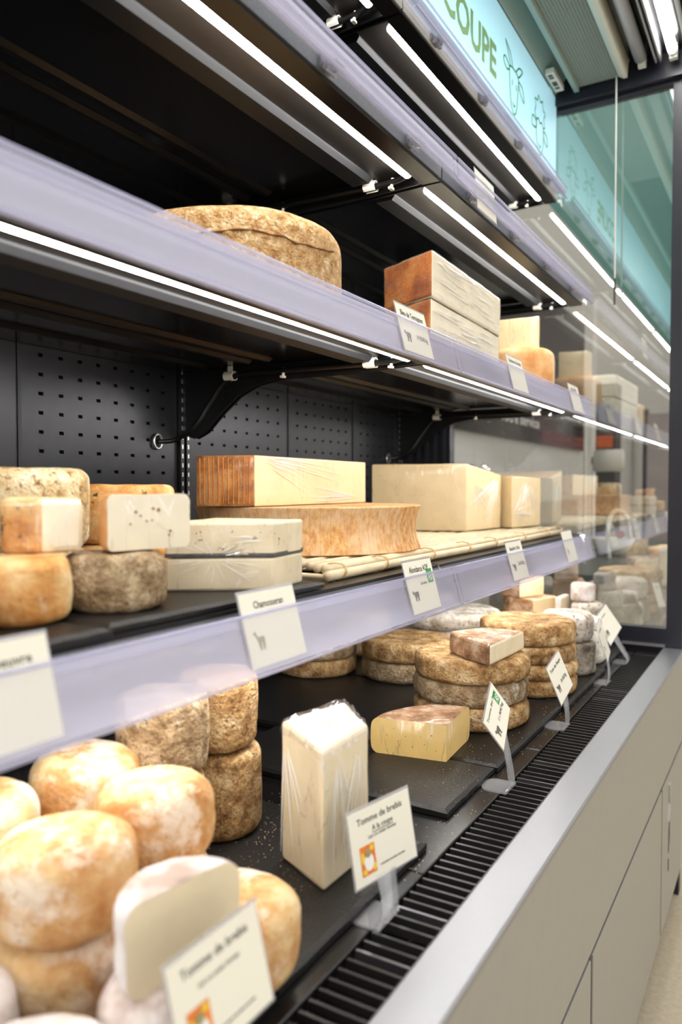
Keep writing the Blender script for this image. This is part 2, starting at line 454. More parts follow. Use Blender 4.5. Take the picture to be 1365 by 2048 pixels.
# perforated back panels: real slots
def peg_panel(y0, y1, z0=0.86, z1=2.44):
    PY, PZ, hw, hh = 0.052, 0.0405, 0.0062, 0.0038
    ys = [y0]; ny = max(1, int((y1 - y0 - 0.02) / PY)); st = y0 + ((y1 - y0) - (ny - 1) * PY) / 2
    for i in range(ny): ys += [st + i * PY - hw, st + i * PY + hw]
    ys.append(y1)
    nz_ = int((z1 - z0 - 0.02) / PZ); zt = 1.6393 + PZ * math.floor((z1 - 0.02 - 1.6393) / PZ)
    zs = [z1]
    k = 0
    while zt - k * PZ - hh > z0 + 0.004:
        zs += [zt - k * PZ + hh, zt - k * PZ - hh]; k += 1
    zs.append(z0)
    v = []; f = []
    idx = {}
    for i, y in enumerate(ys):
        for j, z in enumerate(zs):
            idx[i, j] = len(v); v.append((XB, y, z))
    for i in range(len(ys) - 1):
        for j in range(len(zs) - 1):
            if i % 2 == 1 and j % 2 == 1:
                # short tunnel behind the slot
                c = [idx[i, j], idx[i + 1, j], idx[i + 1, j + 1], idx[i, j + 1]]; b = len(v)
                for q in c: v.append((XB - 0.006, v[q][1], v[q][2]))
                for a in range(4): f.append([c[a], c[(a + 1) % 4], b + (a + 1) % 4, b + a])
                continue
            f.append([idx[i, j], idx[i, j + 1], idx[i + 1, j + 1], idx[i + 1, j]])
    o = mobj('back_panel', v, f, M['peg'], case)
    bm = bmesh.new(); bm.from_mesh(o.data); bmesh.ops.recalc_face_normals(bm, faces=bm.faces[:]); bm.to_mesh(o.data); bm.free()
    return o
joints = [Y0, -0.4, 0.1, 0.53, 1.0145, 1.487, 1.992, 2.404, 2.785]
for a, b in zip(joints[:-1], joints[1:]):
    g0 = 0.004 if abs(a - 1.487) > 0.01 else 0.03
    peg_panel(a + g0, b - 0.004)
for j in joints[1:-1]:
    if abs(j - 1.487) > 0.01:
        box('panel_seam', XB - 0.002, XB + 0.003, j - 0.004, j + 0.004, 0.86, 2.44, M['channel'], case)
box('back_shell', XB - 0.08, XB - 0.012, Y0, YE, 0.05, 2.5, M['void'], case)
for yu in (0.245, 1.5025, 2.775):                                # slotted uprights
    u = MB()
    for dy in (-0.011, 0.011):
        u.box(XB - 0.004, XB + 0.012, yu + dy - 0.006, yu + dy + 0.006, 0.86, 2.44)
    up = u.out('upright', M['blackgloss'], case)
    sl = MB()
    for k in range(64):
        for dy in (-0.011, 0.011):
            z = 0.9 + k * 0.024
            sl.box(XB + 0.0121, XB + 0.0128, yu + dy - 0.0022, yu + dy + 0.0022, z, z + 0.011)
    sl.out('slot_row', M['silver'], up)
# deck pans and the well below the grille
for a, b in ((Y0, -0.2), (-0.2, 0.4), (0.4, 1.004), (1.004, 1.61), (1.61, 2.2), (2.2, 2.785)):
    box('deck_pan', XB, -0.452, a + 0.001, b - 0.001, 0.815, 0.835, M['deck'], case, 0.003)
box('air_well', XB, -0.366, Y0, 2.785, 0.60, 0.70, M['void'], case)
box('well_side', -0.372, -0.366, Y0, 2.785, 0.70, 0.84, M['black'], case)
b = MB(); b.prism([(-0.366, 0.80), (-0.366, 0.847), (-0.362, 0.851), (-0.301, 0.851), (-0.298, 0.849), (-0.298, 0.842), (-0.322, 0.842), (-0.322, 0.80)], 'y', Y0, 2.795)
b.out('front_rail', M['alu'], case)
# front panels and doors
for a, bb in ((Y0, 0.20), (0.20, 2.795)):
    box('front_panel', -0.32, -0.300, a + 0.0012, bb, 0.545, 0.841, M['panel'], case, 0.002)
box('joint_channel', -0.335, -0.306, Y0, 2.795, 0.52, 0.541, M['gap'], case)
for a, bb in ((Y0, 0.50), (0.512, 1.412), (1.432, 2.312), (2.332, 2.795)):
    d = box('door', -0.322, -0.300, a, bb, 0.10, 0.532, M['panel'], case, 0.002)
    if a > 2:
        h = MB(); h.prism([(2.46, 0.50), (2.475, 0.505), (2.485, 0.44), (2.462, 0.39), (2.452, 0.392), (2.472, 0.44)], 'x', -0.3002, -0.2965)
        h.out('door_handle', M['silver'], d)
        k = MB(); k.prism([(2.47, 0.36), (2.485, 0.385), (2.487, 0.33), (2.465, 0.29)], 'x', -0.3002, -0.2985); k.box(-0.3002, -0.2985, 2.462, 2.472, 0.235, 0.27)
        k.out('lock_recess', M['gap'], d)
box('carcass', XB - 0.08, -0.335, Y0, 2.795, 0.10, 0.60, M['gap'], case)
box('plinth', XB, -0.36, Y0, 2.78, 0.0, 0.10, M['gap'], case)
# glazed far end
b = MB()
b.box(-0.357, -0.306, YE, YE + 0.045, 0.0, 2.83)
b.box(XB - 0.08, -0.357, YE, YE + 0.045, 0.852, 0.915)
b.box(XB - 0.08, -0.357, YE, YE + 0.045, 2.755, 2.83)
b.box(XB - 0.08, -1.155, YE, YE + 0.045, 0.915, 2.755)
b.box(XB - 0.08, -0.357, YE, YE + 0.045, 0.0, 0.852)
b.out('end_frame', M['frame'], case)
box('end_glass', -1.155, -0.357, YE + 0.014, YE + 0.02, 0.915, 2.755, M['glass'], case)
box('end_sill', -0.50, -0.36, 2.786, 2.80, 0.853, 0.861, M['silver'], case)
for k in range(5):
    box('duct_rib', -1.33 + k * 0.036, -1.318 + k * 0.036, YE - 0.012, YE - 0.001, 0.9, 2.4, M['channel'], case)
b = MB(); b.box(XB - 0.08, -0.31, Y0 - 0.04, Y0 - 0.002, 0, 2.9); b.out('near_end_panel', M['black'], case)
# canopy
box('canopy_top', XB - 0.08, -0.28, Y0, YE + 0.045, 2.875, 2.92, M['black'], case)
box('canopy_beam', -0.745, -0.306, YE - 0.03, YE - 0.001, 2.765, 2.85, M['frame'], case)
b = MB(); b.prism([(-0.745, 2.80), (-0.70, 2.86), (-0.672, 2.815), (-0.668, 2.815), (-0.695, 2.868), (-0.75, 2.868)], 'y', Y0, YE - 0.031); b.out('canopy_cove', M['signlit'], case)
box('comb_edge', -0.676, -0.660, Y0, YE - 0.035, 2.79, 2.815, M['signlit'], case)
b = MB(); b.prism([(-0.525, 2.80), (-0.510, 2.79), (-0.497, 2.79), (-0.493, 2.86), (-0.525, 2.86)], 'y', Y0, YE - 0.045); b.out('comb_rim', M['cream'], case)
# air comb: plate with rows of cells
b = MB()
yy = 1.9; px = 0.0095
box('comb_backing', -0.660, -0.525, Y0, YE - 0.035, 2.835, 2.845, M['void'], case)
while yy < YE - 0.04:
    b.box(-0.660, -0.525, yy, yy + 0.0024, 2.803, 2.834); yy += px
x = -0.660
while x < -0.525:
    b.box(x, x + 0.0022, 1.9, YE - 0.037, 2.803, 2.834); x += px
b.out('air_comb', M['comb'], case)
box('lamp_tray', -0.490, -0.31, Y0, YE - 0.031, 2.845, 2.86, M['blackgloss'], case)
for x0 in (-0.405, -0.392):
    box('tray_fin', x0, x0 + 0.006, Y0, YE - 0.07, 2.80, 2.845, M['silver'], case)
box('tray_lip', -0.312, -0.308, Y0, YE - 0.05, 2.79, 2.86, M['galv'], case)
# lamps under the canopy
for xc, lit, lab in ((-0.447, False, 'unlit fluorescent tube beside the comb panel under the canopy'), (-0.350, True, 'lit white fluorescent tube under the canopy by the front edge')):
    t = thing('fluorescent_tube', (xc, 1.4, 2.80), lab, 'lamp')
    b = MB(); b.tube([(xc, 0.0, 2.817), (xc, 2.70, 2.817)], 0.014 if lit else 0.02, 16); b.out('tube', M['tube'] if lit else M['tubeoff'], t, True)
    b = MB(); b.tube([(xc, 2.70, 2.817), (xc, 2.725, 2.817)], 0.0145, 16); b.box(xc - 0.012, xc + 0.012, 2.722, 2.742, 2.80, 2.846); b.out('lamp_holder', M['whiteplastic'], t)
# blue header sign
sg = thing('header_sign', (-0.752, 1.2, 2.47), 'pale blue header sign with green lettering and animal heads', 'sign')
box('sign_panel', -0.758, -0.748, -0.9, 2.797, 2.47, 2.80, M['sign'], sg)
SO, SX, SY, SN = Vector((-0.748, 0, 0)), Vector((0, 1, 0)), Vector((0, 0, 1)), Vector((1, 0, 0))
text(sg, 'COUPE', SO, SX, SY, SN, 1.752, 2.577, 0.394, 0.092, M['signgreen'])
def ribbon(name, paths, w, org, ex, ey, n, m, parent, lift=0.0006):
    V = []; F = []
    for path, closed in paths:
        P = [Vector(p) for p in path]; N = len(P)
        b0 = len(V)
        for i in range(N):
            a = P[(i - 1) % N] if (closed or i > 0) else P[i]; c = P[(i + 1) % N] if (closed or i < N - 1) else P[i]
            d = (c - a); d = d.normalized() if d.length > 0 else Vector((1, 0)); q = Vector((-d.y, d.x)) * w / 2
            for s_ in (q, -q):
                t = P[i] + s_; V.append(org + ex * t.x + ey * t.y + n * lift)
        for i in range(N if closed else N - 1):
            j = (i + 1) % N; F.append([b0 + 2 * i, b0 + 2 * j, b0 + 2 * j + 1, b0 + 2 * i + 1])
    return mobj(name, V, F, m, parent)
def spl(pts, closed=False, k=6):
    P = [Vector(p) for p in pts]; n = len(P); out = []
    for i in range(n if closed else n - 1):
        g = lambda q: P[q % n] if closed else P[max(0, min(n - 1, q))]
        p0, p1, p2, p3 = g(i - 1), g(i), g(i + 1), g(i + 2)
        for t in range(k):
            u = t / k
            out.append(0.5 * ((2 * p1) + (p2 - p0) * u + (2 * p0 - 5 * p1 + 4 * p2 - p3) * u * u + (3 * p1 - p0 - 3 * p2 + p3) * u ** 3))
    if not closed: out.append(P[-1])
    return out
gy, gz = 2.31, 2.63
goat = [(spl([(-.045, .035), (-.043, 0), (-.035, -.04), (-.02, -.075), (.005, -.085), (.025, -.065), (.035, -.02), (.043, .03), (.03, .045), (0, .048), (-.03, .045)], True), True),
        (spl([(-.035, .045), (-.06, .075), (-.085, .1)]), False), (spl([(-.015, .048), (-.035, .08), (-.085, .1)]), False),
        (spl([(.015, .048), (.05, .075), (.085, .08)]), False), (spl([(.035, .04), (.06, .055), (.085, .08)]), False),
        (spl([(-.045, .035), (-.085, .05), (-.1, .035), (-.07, .02)], True), True),
        (spl([(.043, .03), (.085, .025), (.1, -.01), (.06, .005)], True), True),
        (spl([(-.012, -.055), (0, -.062), (.012, -.055)]), False), (spl([(-.02, .01), (-.017, .0), (-.02, -.006)]), False), (spl([(.02, .01), (.023, .0), (.02, -.006)]), False)]
ribbon('goat_icon', [([(gy + p[0], gz + p[1]) for p in a], c) for a, c in goat], 0.0058, SO, SX, SY, SN, M['signline'], sg)
hy, hz = 2.59, 2.61
sheep = [(spl([(-.04, .02), (-.042, -.02), (-.03, -.06), (0, -.085), (.03, -.06), (.042, -.02), (.04, .02)]), False),
         (spl([(-.04, .02), (-.06, .035), (-.05, .06), (-.06, .08), (-.03, .085), (-.02, .105), (.005, .092), (.03, .105), (.035, .08), (.06, .075), (.045, .05), (.058, .03), (.04, .02), (.02, .03), (0, .02), (-.02, .03)], True), True),
         (spl([(-.042, .01), (-.085, .015), (-.09, -.015), (-.05, -.012)], True), True), (spl([(.042, .01), (.085, .005), (.09, -.025), (.05, -.015)], True), True),
         (spl([(-.012, -.05), (0, -.06), (.012, -.05)]), False)]
ribbon('sheep_icon', [([(hy + p[0], hz + p[1]) for p in a], c) for a, c in sheep], 0.0058, SO, SX, SY, SN, M['signline'], sg)
# small wired module above the sign
t = thing('control_module', (-0.722, 2.66, 2.79), 'small white sensor module with dark buttons at the top of the sign', 'sensor')
b = MB(); b.bevbox(-0.735, -0.705, 2.60, 2.735, 2.792, 2.812, 0.002); b.out('housing', M['whiteplastic'], t)
b = MB()
for k, (a, c) in enumerate(((0.0, .012), (.018, .01), (.05, .03), (.09, .012))):
    b.box(-0.728, -0.713, 2.608 + a, 2.608 + a + c, 2.7905, 2.7918)
b.out('button', M['gap'], t)
# hanging cord
t = thing('pull_cord', (-0.533, 2.74, 2.0), 'thin white cord hanging in front of the end glass', 'cord')
b = MB(); b.tube([(-0.533, 2.755, 2.83), (-0.532, 2.755, 2.5), (-0.531, 2.755, 2.12)], 0.0028, 8); b.out('cord', M['whiteplastic'], t)
b = MB(); b.tube([(-0.531, 2.755, 2.12), (-0.531, 2.755, 2.03)], 0.0035, 8); b.out('pull', M['gap'], t)

# ------------------------------------------------------------------ air grilles (each slat a part)
def grille(y0, y1, label):
    g = thing('air_grille', (-0.41, (y0 + y1) / 2, 0.81), label, 'grille', 'return air grilles along the front rail')
    P = 0.02114
    n = int((y1 - y0 - 0.01) / P)
    b = MB().box(-0.449, -0.3675, -0.0022, 0.0022, 0.822, 0.834); v, f = b.v, b.f
    first = None
    for k in range(n + 1):
        y = y0 + 0.006 + k * P
        bar = k in (2, n - 2)
        if first is None or bar:
            o = mobj('slat', [(p[0], p[1] + y, p[2]) for p in v], f, M['slatbar'] if bar else M['slat'], g)
            if not bar: first = (o, y)
        else:
            o = first[0].copy(); COL.objects.link(o); o.location = Vector((0, y - first[1], 0))
    for x0 in (-0.451, -0.410, -0.3695):
        box('frame_rail', x0, x0 + 0.003, y0 + 0.001, y1 - 0.001, 0.812, 0.8215, M['slat'], g)
    return g
gs = [0.22, 0.8613, 1.5016, 2.153, 2.784]
gl = ['black slatted air grille in the blurred foreground, nearest of the row', 'black slatted air grille beside the tall wrapped wedge',
      'black slatted air grille beside the stacked brown wheels', 'farthest black slatted air grille, ending at the end glass']
for a, bb, lb in zip(gs[:-1], gs[1:], gl):
    grille(a, bb, lb)

# ------------------------------------------------------------------ shelves
def shelf(t, xf, y0, y1, label, near_lit=True, lip=0.081, clips=True, whiteface=False, kick=0.058):
    s = thing('shelf', ((xf + XB) / 2, (y0 + y1) / 2, t - 0.045), label, 'shelf', 'black metal shelves with price rails')
    a, c = y0 + 0.002, y1 - 0.002
    box('shelf_panel', XB + 0.006, xf - 0.032, a, c, t - 0.012, t, M['blackgloss'], s, 0.002)
    b = MB(); b.prism([(xf - 0.034, t), (xf, t), (xf, t - 0.046), (xf - 0.040, t - 0.046), (xf - 0.040, t - 0.043), (xf - 0.004, t - 0.043), (xf - 0.004, t - 0.003), (xf - 0.034, t - 0.003)], 'y', a, c)
    b.out('front_edge', M['under'], s)
    box('front_fascia', xf, xf + 0.003, a, c, t - 0.040, t - 0.006, M['whiteplastic'] if whiteface else M['galv'], s)
    b = MB(); b.prism([(xf - 0.036, t - 0.018), (xf - 0.075, t - 0.018), (xf - 0.135, t - 0.026), (xf - 0.135, t - 0.022), (xf - 0.075, t - 0.014), (xf - 0.036, t - 0.014)], 'y', a, c)
    b.out('reflector_plate', M['under'], s)
    b = MB(); b.prism([(xf - 0.135, t - 0.013), (xf - 0.135, t - 0.030), (xf - 0.142, t - 0.039), (xf - 0.182, t - 0.039), (xf - 0.186, t - 0.013)], 'y', a + 0.05, c - 0.05)
    b.out('underside_channel', M['channel'], s)
    for xr in (-0.41, -0.47, -0.60):
        if xf + xr > XB + 0.05:
            b = MB(); b.prism([(xf + xr - 0.010, t - 0.012), (xf + xr, t - 0.019), (xf + xr + 0.012, t - 0.019), (xf + xr + 0.022, t - 0.012)], 'y', a + 0.06, c - 0.06)
            b.out('stiffener', M['black'], s)
    # led strip
    b = MB(); b.tube([(xf - 0.052, y0 + 0.065, t - 0.0345), (xf - 0.052, y1 - 0.062, t - 0.0345)], 0.0115, 14); lt = b.out('led_tube', M['led'], s, True)
    for ye, d in ((y0 + 0.065, -1), (y1 - 0.062, 1)):
        b = MB(); b.tube([(xf - 0.052, ye, t - 0.0345), (xf - 0.052, ye + d * 0.014, t - 0.0345)], 0.012, 12)
        b.out('end_cap', M['clearclip'], lt)
    # brackets
    for yb in (y0 + 0.006, y1 - 0.006):
        P = [(XB + 0.012, t - 0.014), (xf - 0.012, t - 0.014), (xf - 0.008, t - 0.044), (xf - 0.22, t - 0.0515), (xf - 0.415, t - 0.051),
             (xf - 0.48, t - 0.062), (xf - 0.536, t - 0.085), (xf - 0.59, t - 0.125), (xf - 0.64, t - 0.17), (XB + 0.05, t - 0.185), (XB + 0.012, t - 0.175)]
        P = [p for p in P if p[0] >= XB + 0.012 - 1e-6]
        b = MB(); b.prism(P, 'y', yb - 0.002, yb + 0.002); b.out('bracket', M['cable'], s)
    # white cable clips + cable along the far bracket
    yc = y1 - 0.03
    if near_lit:
        for xcl, dz in ((xf - 0.150, 0.044), (xf - 0.540, 0.044)):
            cl = MB()
            arc = [(xcl + 0.0, yc + 0.012 * math.cos(R(q)), t - dz + 0.006 + 0.012 * math.sin(R(q))) for q in range(-60, 241, 25)]
            v = [(xcl - 0.014, p[1], p[2]) for p in arc] + [(xcl + 0.014, p[1], p[2]) for p in arc]
            arc2 = [(yc + 0.0095 * math.cos(R(q)), t - dz + 0.006 + 0.0095 * math.sin(R(q))) for q in range(-60, 241, 25)]
            v += [(xcl - 0.014, p[0], p[1]) for p in arc2] + [(xcl + 0.014, p[0], p[1]) for p in arc2]
            k = len(arc); f = []
            for i in range(k - 1):
                f += [[i, i + 1, k + i + 1, k + i], [2 * k + i, 3 * k + i, 3 * k + i + 1, 2 * k + i + 1], [i, 2 * k + i, 2 * k + i + 1, i + 1], [k + i, k + i + 1, 3 * k + i + 1, 3 * k + i]]
            f += [[0, k, 3 * k, 2 * k], [k - 1, 3 * k - 1, 4 * k - 1, 2 * k - 1]]
            cl.add(v, f); cl.box(xcl - 0.006, xcl + 0.006, yc - 0.003, yc + 0.003, t - dz + 0.016, t - 0.013)
            cl.out('cable_clip', M['whiteplastic'], s)
        b = MB(); b.tube([tuple(p) for p in spl([(xf - 0.055, yc - 0.01, t - 0.032), (xf - 0.10, yc, t - 0.038), (xf - 0.24, yc, t - 0.038), (xf - 0.40, yc, t - 0.036), (xf - 0.54, yc, t - 0.042), (xf - 0.60, yc - 0.005, t - 0.10), (xf - 0.64, yc - 0.02, t - 0.16), (XB + 0.03, y1 - 0.06, t - 0.19), (XB + 0.0, y1 - 0.09, t - 0.195)], False, 5)], 0.0065, 8)
        b.out('cable', M['cable'], s, True)
        b = MB(); yc2 = y1 - 0.095; zc2 = t - 0.195
        ring = [(XB + 0.006, yc2 + 0.014 * math.cos(R(q)), zc2 + 0.018 * math.sin(R(q))) for q in range(0, 361, 24)]
        b.tube(ring, 0.0032, 8, cap=False); b.out('grommet', M['silver'], s, True)
        for xt in (xf - 0.10, xf - 0.383):
            b = MB(); b.tube([(xt, yc, t - 0.050), (xt + 0.004, yc, t - 0.030)], 0.0035, 8); b.box(xt - 0.004, xt + 0.004, yc - 0.007, yc + 0.007, t - 0.053, t - 0.048)
            b.out('cable_tie', M['whiteplastic'], s)
    # clear price rail, bottom kicked forward, with rolled top
    if lip:
        xa, xb_ = xf + 0.036, xf + kick
        zb_ = t - lip
        b = MB(); b.prism([(xa, t - 0.004), (xa + 0.0015, t - 0.003), (xb_ + 0.0015, zb_ + 0.003), (xb_ - 0.010, zb_ - 0.003), (xb_ - 0.010, zb_), (xb_, zb_ + 0.004)], 'y', a, c)
        pr = b.out('price_rail', M['railclear'], s)
        b = MB(); b.prism([(xa - 0.009, t - 0.004), (xa - 0.007, t - 0.004), (xb_ - 0.007, zb_ + 0.002), (xb_ - 0.009, zb_ + 0.002)], 'y', a, c)
        b.out('rail_back_leaf', M['rail'], pr)
        for xx, zz in ((xa + 0.001, t - 0.003), (xb_ - 0.002, zb_)):
            b = MB(); b.tube([(xx, a, zz), (xx, c, zz)], 0.0026, 8); b.out('rail_bead', M['rail'], pr, True)
        b = MB(); b.box(xf + 0.003, xa, a, c, t - 0.018, t - 0.0165); b.out('rail_web', M['rail'], pr)
    if clips:
        for k in range(4):
            yk = y0 + 0.16 + k * 0.31
            b = MB(); b.box(xf + 0.003, xf + 0.007, yk - 0.018, yk + 0.018, t - 0.034, t - 0.012); b.box(xf + 0.003, xf + 0.034, yk - 0.014, yk + 0.014, t - 0.030, t - 0.027)
            b.tube([(xf + 0.014, yk - 0.016, t - 0.036), (xf + 0.014, yk + 0.016, t - 0.036)], 0.006, 8); b.box(xf + 0.007, xf + 0.025, yk - 0.004, yk + 0.004, t - 0.040, t - 0.020)
            b.out('rail_clip', M['clearclip'], s)
    return s
mods = ((-0.995, 0.253), (0.257, 1.503), (1.507, 2.772))
XF = -0.645
for mi, (a, c) in enumerate(mods):
    pos = ['left beyond the frame', 'near side', 'far side by the glass'][mi]
    shelf(1.235, XF, a, c, 'lower black shelf holding cheeses just above the deck, ' + pos, lip=0.081)
    shelf(1.71, XF, a, c, 'middle black shelf with clear price rail and light strip, ' + pos, lip=0.069, kick=0.052)
    shelf(2.09, XF, a, c, 'upper black shelf seen from below with light strip, ' + pos, lip=0.045, kick=0.040)
    shelf(2.468, XF - 0.092, a, c, 'topmost black shelf under the blue sign, ' + pos, lip=0.040, kick=0.038, whiteface=True)

# ------------------------------------------------------------------ slate boards
def slate(x0, x1, y0, y1, z, label, th=0.0125):
    bm = bmesh.new(); bmesh.ops.create_grid(bm, x_segments=14, y_segments=14, size=0.5)
    vs = []; F = []
    n = 14
    def P(i, j):
        x = x0 + (x1 - x0) * i / n; y = y0 + (y1 - y0) * j / n
        if i in (0, n) or j in (0, n):
            k = noise.noise(Vector((x * 45, y * 45, z)))
            x += 0.0018 * k * (1 if i in (0, n) else 0); y += 0.0018 * k * (1 if j in (0, n) else 0)
        return x, y
    bm.free()
    b = MB(); top = []; bot = []
    rim = [(i, 0) for i in range(n)] + [(n, j) for j in range(n)] + [(n - i, n) for i in range(n)] + [(0, n - j) for j in range(n)]
    T = [(*P(i, j), z + th) for i, j in rim]
    cx, cy = (x0 + x1) / 2, (y0 + y1) / 2
    inn = [(cx + (p[0] - cx) * (1 - 0.008 / abs(x1 - x0) * 2), cy + (p[1] - cy) * (1 - 0.008 / abs(y1 - y0) * 2), z + th) for p in T]
    mid = [(p[0], p[1], z + th - 0.004 + 0.001 * noise.noise(Vector((p[0] * 60, p[1] * 60, 3)))) for p in T]
    low = [(p[0], p[1], z) for p in T]
    N = len(rim)
    v = inn + mid + low
    f = [list(range(N))] + [[i, N + i, N + (i + 1) % N, (i + 1) % N] for i in range(N)] + [[N + i, 2 * N + i, 2 * N + (i + 1) % N, N + (i + 1) % N] for i in range(N)] + [[2 * N + i for i in range(N)][::-1]]
    b.add(v, f)
    o = b.out('slate_board', M['slate'])
    return tag(o, label, 'slate board', 'black slate serving boards')
DZ = 0.8365; ST = 0.849
slate(-1.03, -0.474, 0.28, 0.665, DZ, 'black slate board under the nearest ewe milk tommes')
slate(-1.03, -0.478, 0.672, 1.075, DZ, 'black slate board under the tall wrapped wedge')
slate(-1.02, -0.494, 1.19, 1.432, DZ, 'black slate board with the cut yellow quarter, its corner showing')
slate(-1.34, -0.489, 1.437, 1.925, DZ, 'black slate board under the three-high brown wheel stack')
slate(-1.34, -0.476, 1.93, 2.40, DZ, 'black slate board under the four-high brown wheel stack')
slate(-1.34, -0.485, 2.405, 2.775, DZ, 'black slate board under the small grey cheeses at the far end')
SZ = 1.2365; SS = 1.2465
slate(-1.25, -0.638, 0.28, 0.588, SZ, 'black slate board at the left end of the lower shelf', 0.010)
slate(-1.25, -0.652, 0.594, 1.048, SZ, 'black slate board under the blue-veined slabs on the lower shelf', 0.010)

# ------------------------------------------------------------------ cheeses
def profile(r, h, er, bulge, n=6):
    """(radius, z) from top centre down to bottom centre"""
    f_ = r - er
    P = [(0, h), (f_ * 0.35, h), (f_ * 0.7, h), (f_ * 0.97, h)]
    for i in range(1, n + 1):
        a = math.pi / 2 * i / n; P.append((r - er + er * math.sin(a), h - er + er * math.cos(a)))
    m = max(3, n)
    for i in range(1, m):
        z = h - er - (h - 2 * er) * i / m; P.append((r, z))
    for i in range(0, n + 1):
        a = math.pi / 2 * i / n; P.append((r - er + er * math.cos(a), er - er * math.sin(a)))
    P += [(f_ * 0.7, 0), (0, 0)]
    return [(q[0] + bulge * (1 - (2 * q[1] / h - 1) ** 2) * (q[0] / r) ** 3, q[1]) for q in P]

def lathe(name, cx, cy, z0, r, h, mats, parent=None, a0=0.0, a1=360.0, er=0.02, bulge=0.0, seg=56, nz=0.002, nf=14, seed=0, dome=0.0):
    full = abs(a1 - a0) >= 359.9
    pr = profile(r, h, er, bulge)
    n = seg if full else max(8, int(seg * (a1 - a0) / 360))
    V = []; F = []; fm = []
    k = len(pr)
    cols = n if full else n + 1
    for i in range(cols):
        a = R(a0 + (a1 - a0) * i / n)
        for j, (q, z) in enumerate(pr):
            x, y = q * math.cos(a), q * math.sin(a)
            p = Vector((x, y, z))
            d = noise.noise(Vector((x * nf + seed * 3.1, y * nf - seed, z * nf + seed))) * nz + noise.noise(Vector((x * nf * 3.5 + seed, y * nf * 3.5, z * nf * 3.5))) * nz * 0.4
            if j not in (0, k - 1):
                g = Vector((x, y, (z - h / 2) * 1.2)); g.normalize(); p += g * d
            if z > h * 0.5 and dome:
                p.z += dome * (1 - (q / r) ** 2) + dome * 0.5 * noise.noise(Vector((x * 9 + seed, y * 9, seed)))
            p.z = max(p.z, 0)
            V.append((cx + p.x, cy + p.y, z0 + p.z))
    for i in range(n):
        i2 = (i + 1) % cols
        for j in range(k - 1):
            q = [i * k + j, i * k + j + 1, i2 * k + j + 1, i2 * k + j]
            F.append(q); fm.append(0)
    if not full:
        F.append([j for j in range(k)][::-1]); fm.append(1)
        F.append([n * k + j for j in range(k)]); fm.append(2 if len(mats) > 2 else 1)
    o = mobj(name, V, F, mats, parent, fm, False)
    bm = bmesh.new(); bm.from_mesh(o.data)
    bmesh.ops.remove_doubles(bm, verts=bm.verts[:], dist=1e-5); bmesh.ops.recalc_face_normals(bm, faces=bm.faces[:])
    for f in bm.faces: f.smooth = len(f.verts) <= 4
    bm.to_mesh(o.data); bm.free()
    return o

def block(name, pts, mats, fm_edges, top=1, bot=1, parent=None, bev=0.004, nz=0.0012, cuts=5, seed=0):
    """prism over a plan polygon; pts = (x, y, z0, z1) counter-clockwise"""
    bm = bmesh.new()
    n = len(pts)
    lo = [bm.verts.new((p[0], p[1], p[2])) for p in pts]; hi = [bm.verts.new((p[0], p[1], p[3])) for p in pts]
    f = bm.faces.new(hi); f.material_index = top
    f = bm.faces.new(lo[::-1]); f.material_index = bot
    for i in range(n):
        f = bm.faces.new([lo[i], lo[(i + 1) % n], hi[(i + 1) % n], hi[i]]); f.material_index = fm_edges[i]
    bm.normal_update()
    bmesh.ops.recalc_face_normals(bm, faces=bm.faces[:])
    sharp = [e for e in bm.edges if e.calc_face_angle(0) > R(25)]
    if bev: bmesh.ops.bevel(bm, geom=sharp, offset=bev, segments=2, affect='EDGES', profile=0.5, material=-1)
    if cuts:
        bmesh.ops.triangulate(bm, faces=[f for f in bm.faces if len(f.verts) > 4])
        long_ = [e for e in bm.edges if e.calc_length() > 0.02]
        bmesh.ops.subdivide_edges(bm, edges=long_, cuts=cuts, use_grid_fill=True)
    for v in bm.verts:
        d = noise.noise(v.co * 22 + Vector((seed, seed * 2, 0))) * nz
        v.co += v.normal * d if v.co.z > min(p[2] for p in pts) + 0.002 else Vector((0, 0, 0))
    bm.verts.index_update()
    V = [v.co.copy() for v in bm.verts]; F = [[v.index for v in f.verts] for f in bm.faces]; fm = [f.material_index for f in bm.faces]
    bm.free()
    o = mobj(name, V, F, mats, parent, fm)
    return o

def add_film(o, parent, mat='film', off=0.0014, crumple=0.0, nf=60, zmin=None, name='cling_film'):
    bm = bmesh.new(); bm.from_mesh(o.data)
    bmesh.ops.triangulate(bm, faces=[f for f in bm.faces if len(f.verts) > 4])
    if crumple:
        bmesh.ops.subdivide_edges(bm, edges=[e for e in bm.edges if e.calc_length() > 0.008], cuts=1, use_grid_fill=True)
    bm.normal_update()
    zl = min(v.co.z for v in bm.verts)
    for v in bm.verts:
        k = off + crumple * abs(noise.noise(v.co * nf))
        if v.co.z > zl + 0.001: v.co += v.normal * k
        else: v.co += Vector((v.normal.x, v.normal.y, 0)) * off
    bm.verts.index_update()
    base = ROOT[o]
    V = [v.co + base for v in bm.verts]; F = [[v.index for v in f.verts] for f in bm.faces]
    bm.free()
    return mobj(name, V, F, M[mat], parent, None, not crumple)

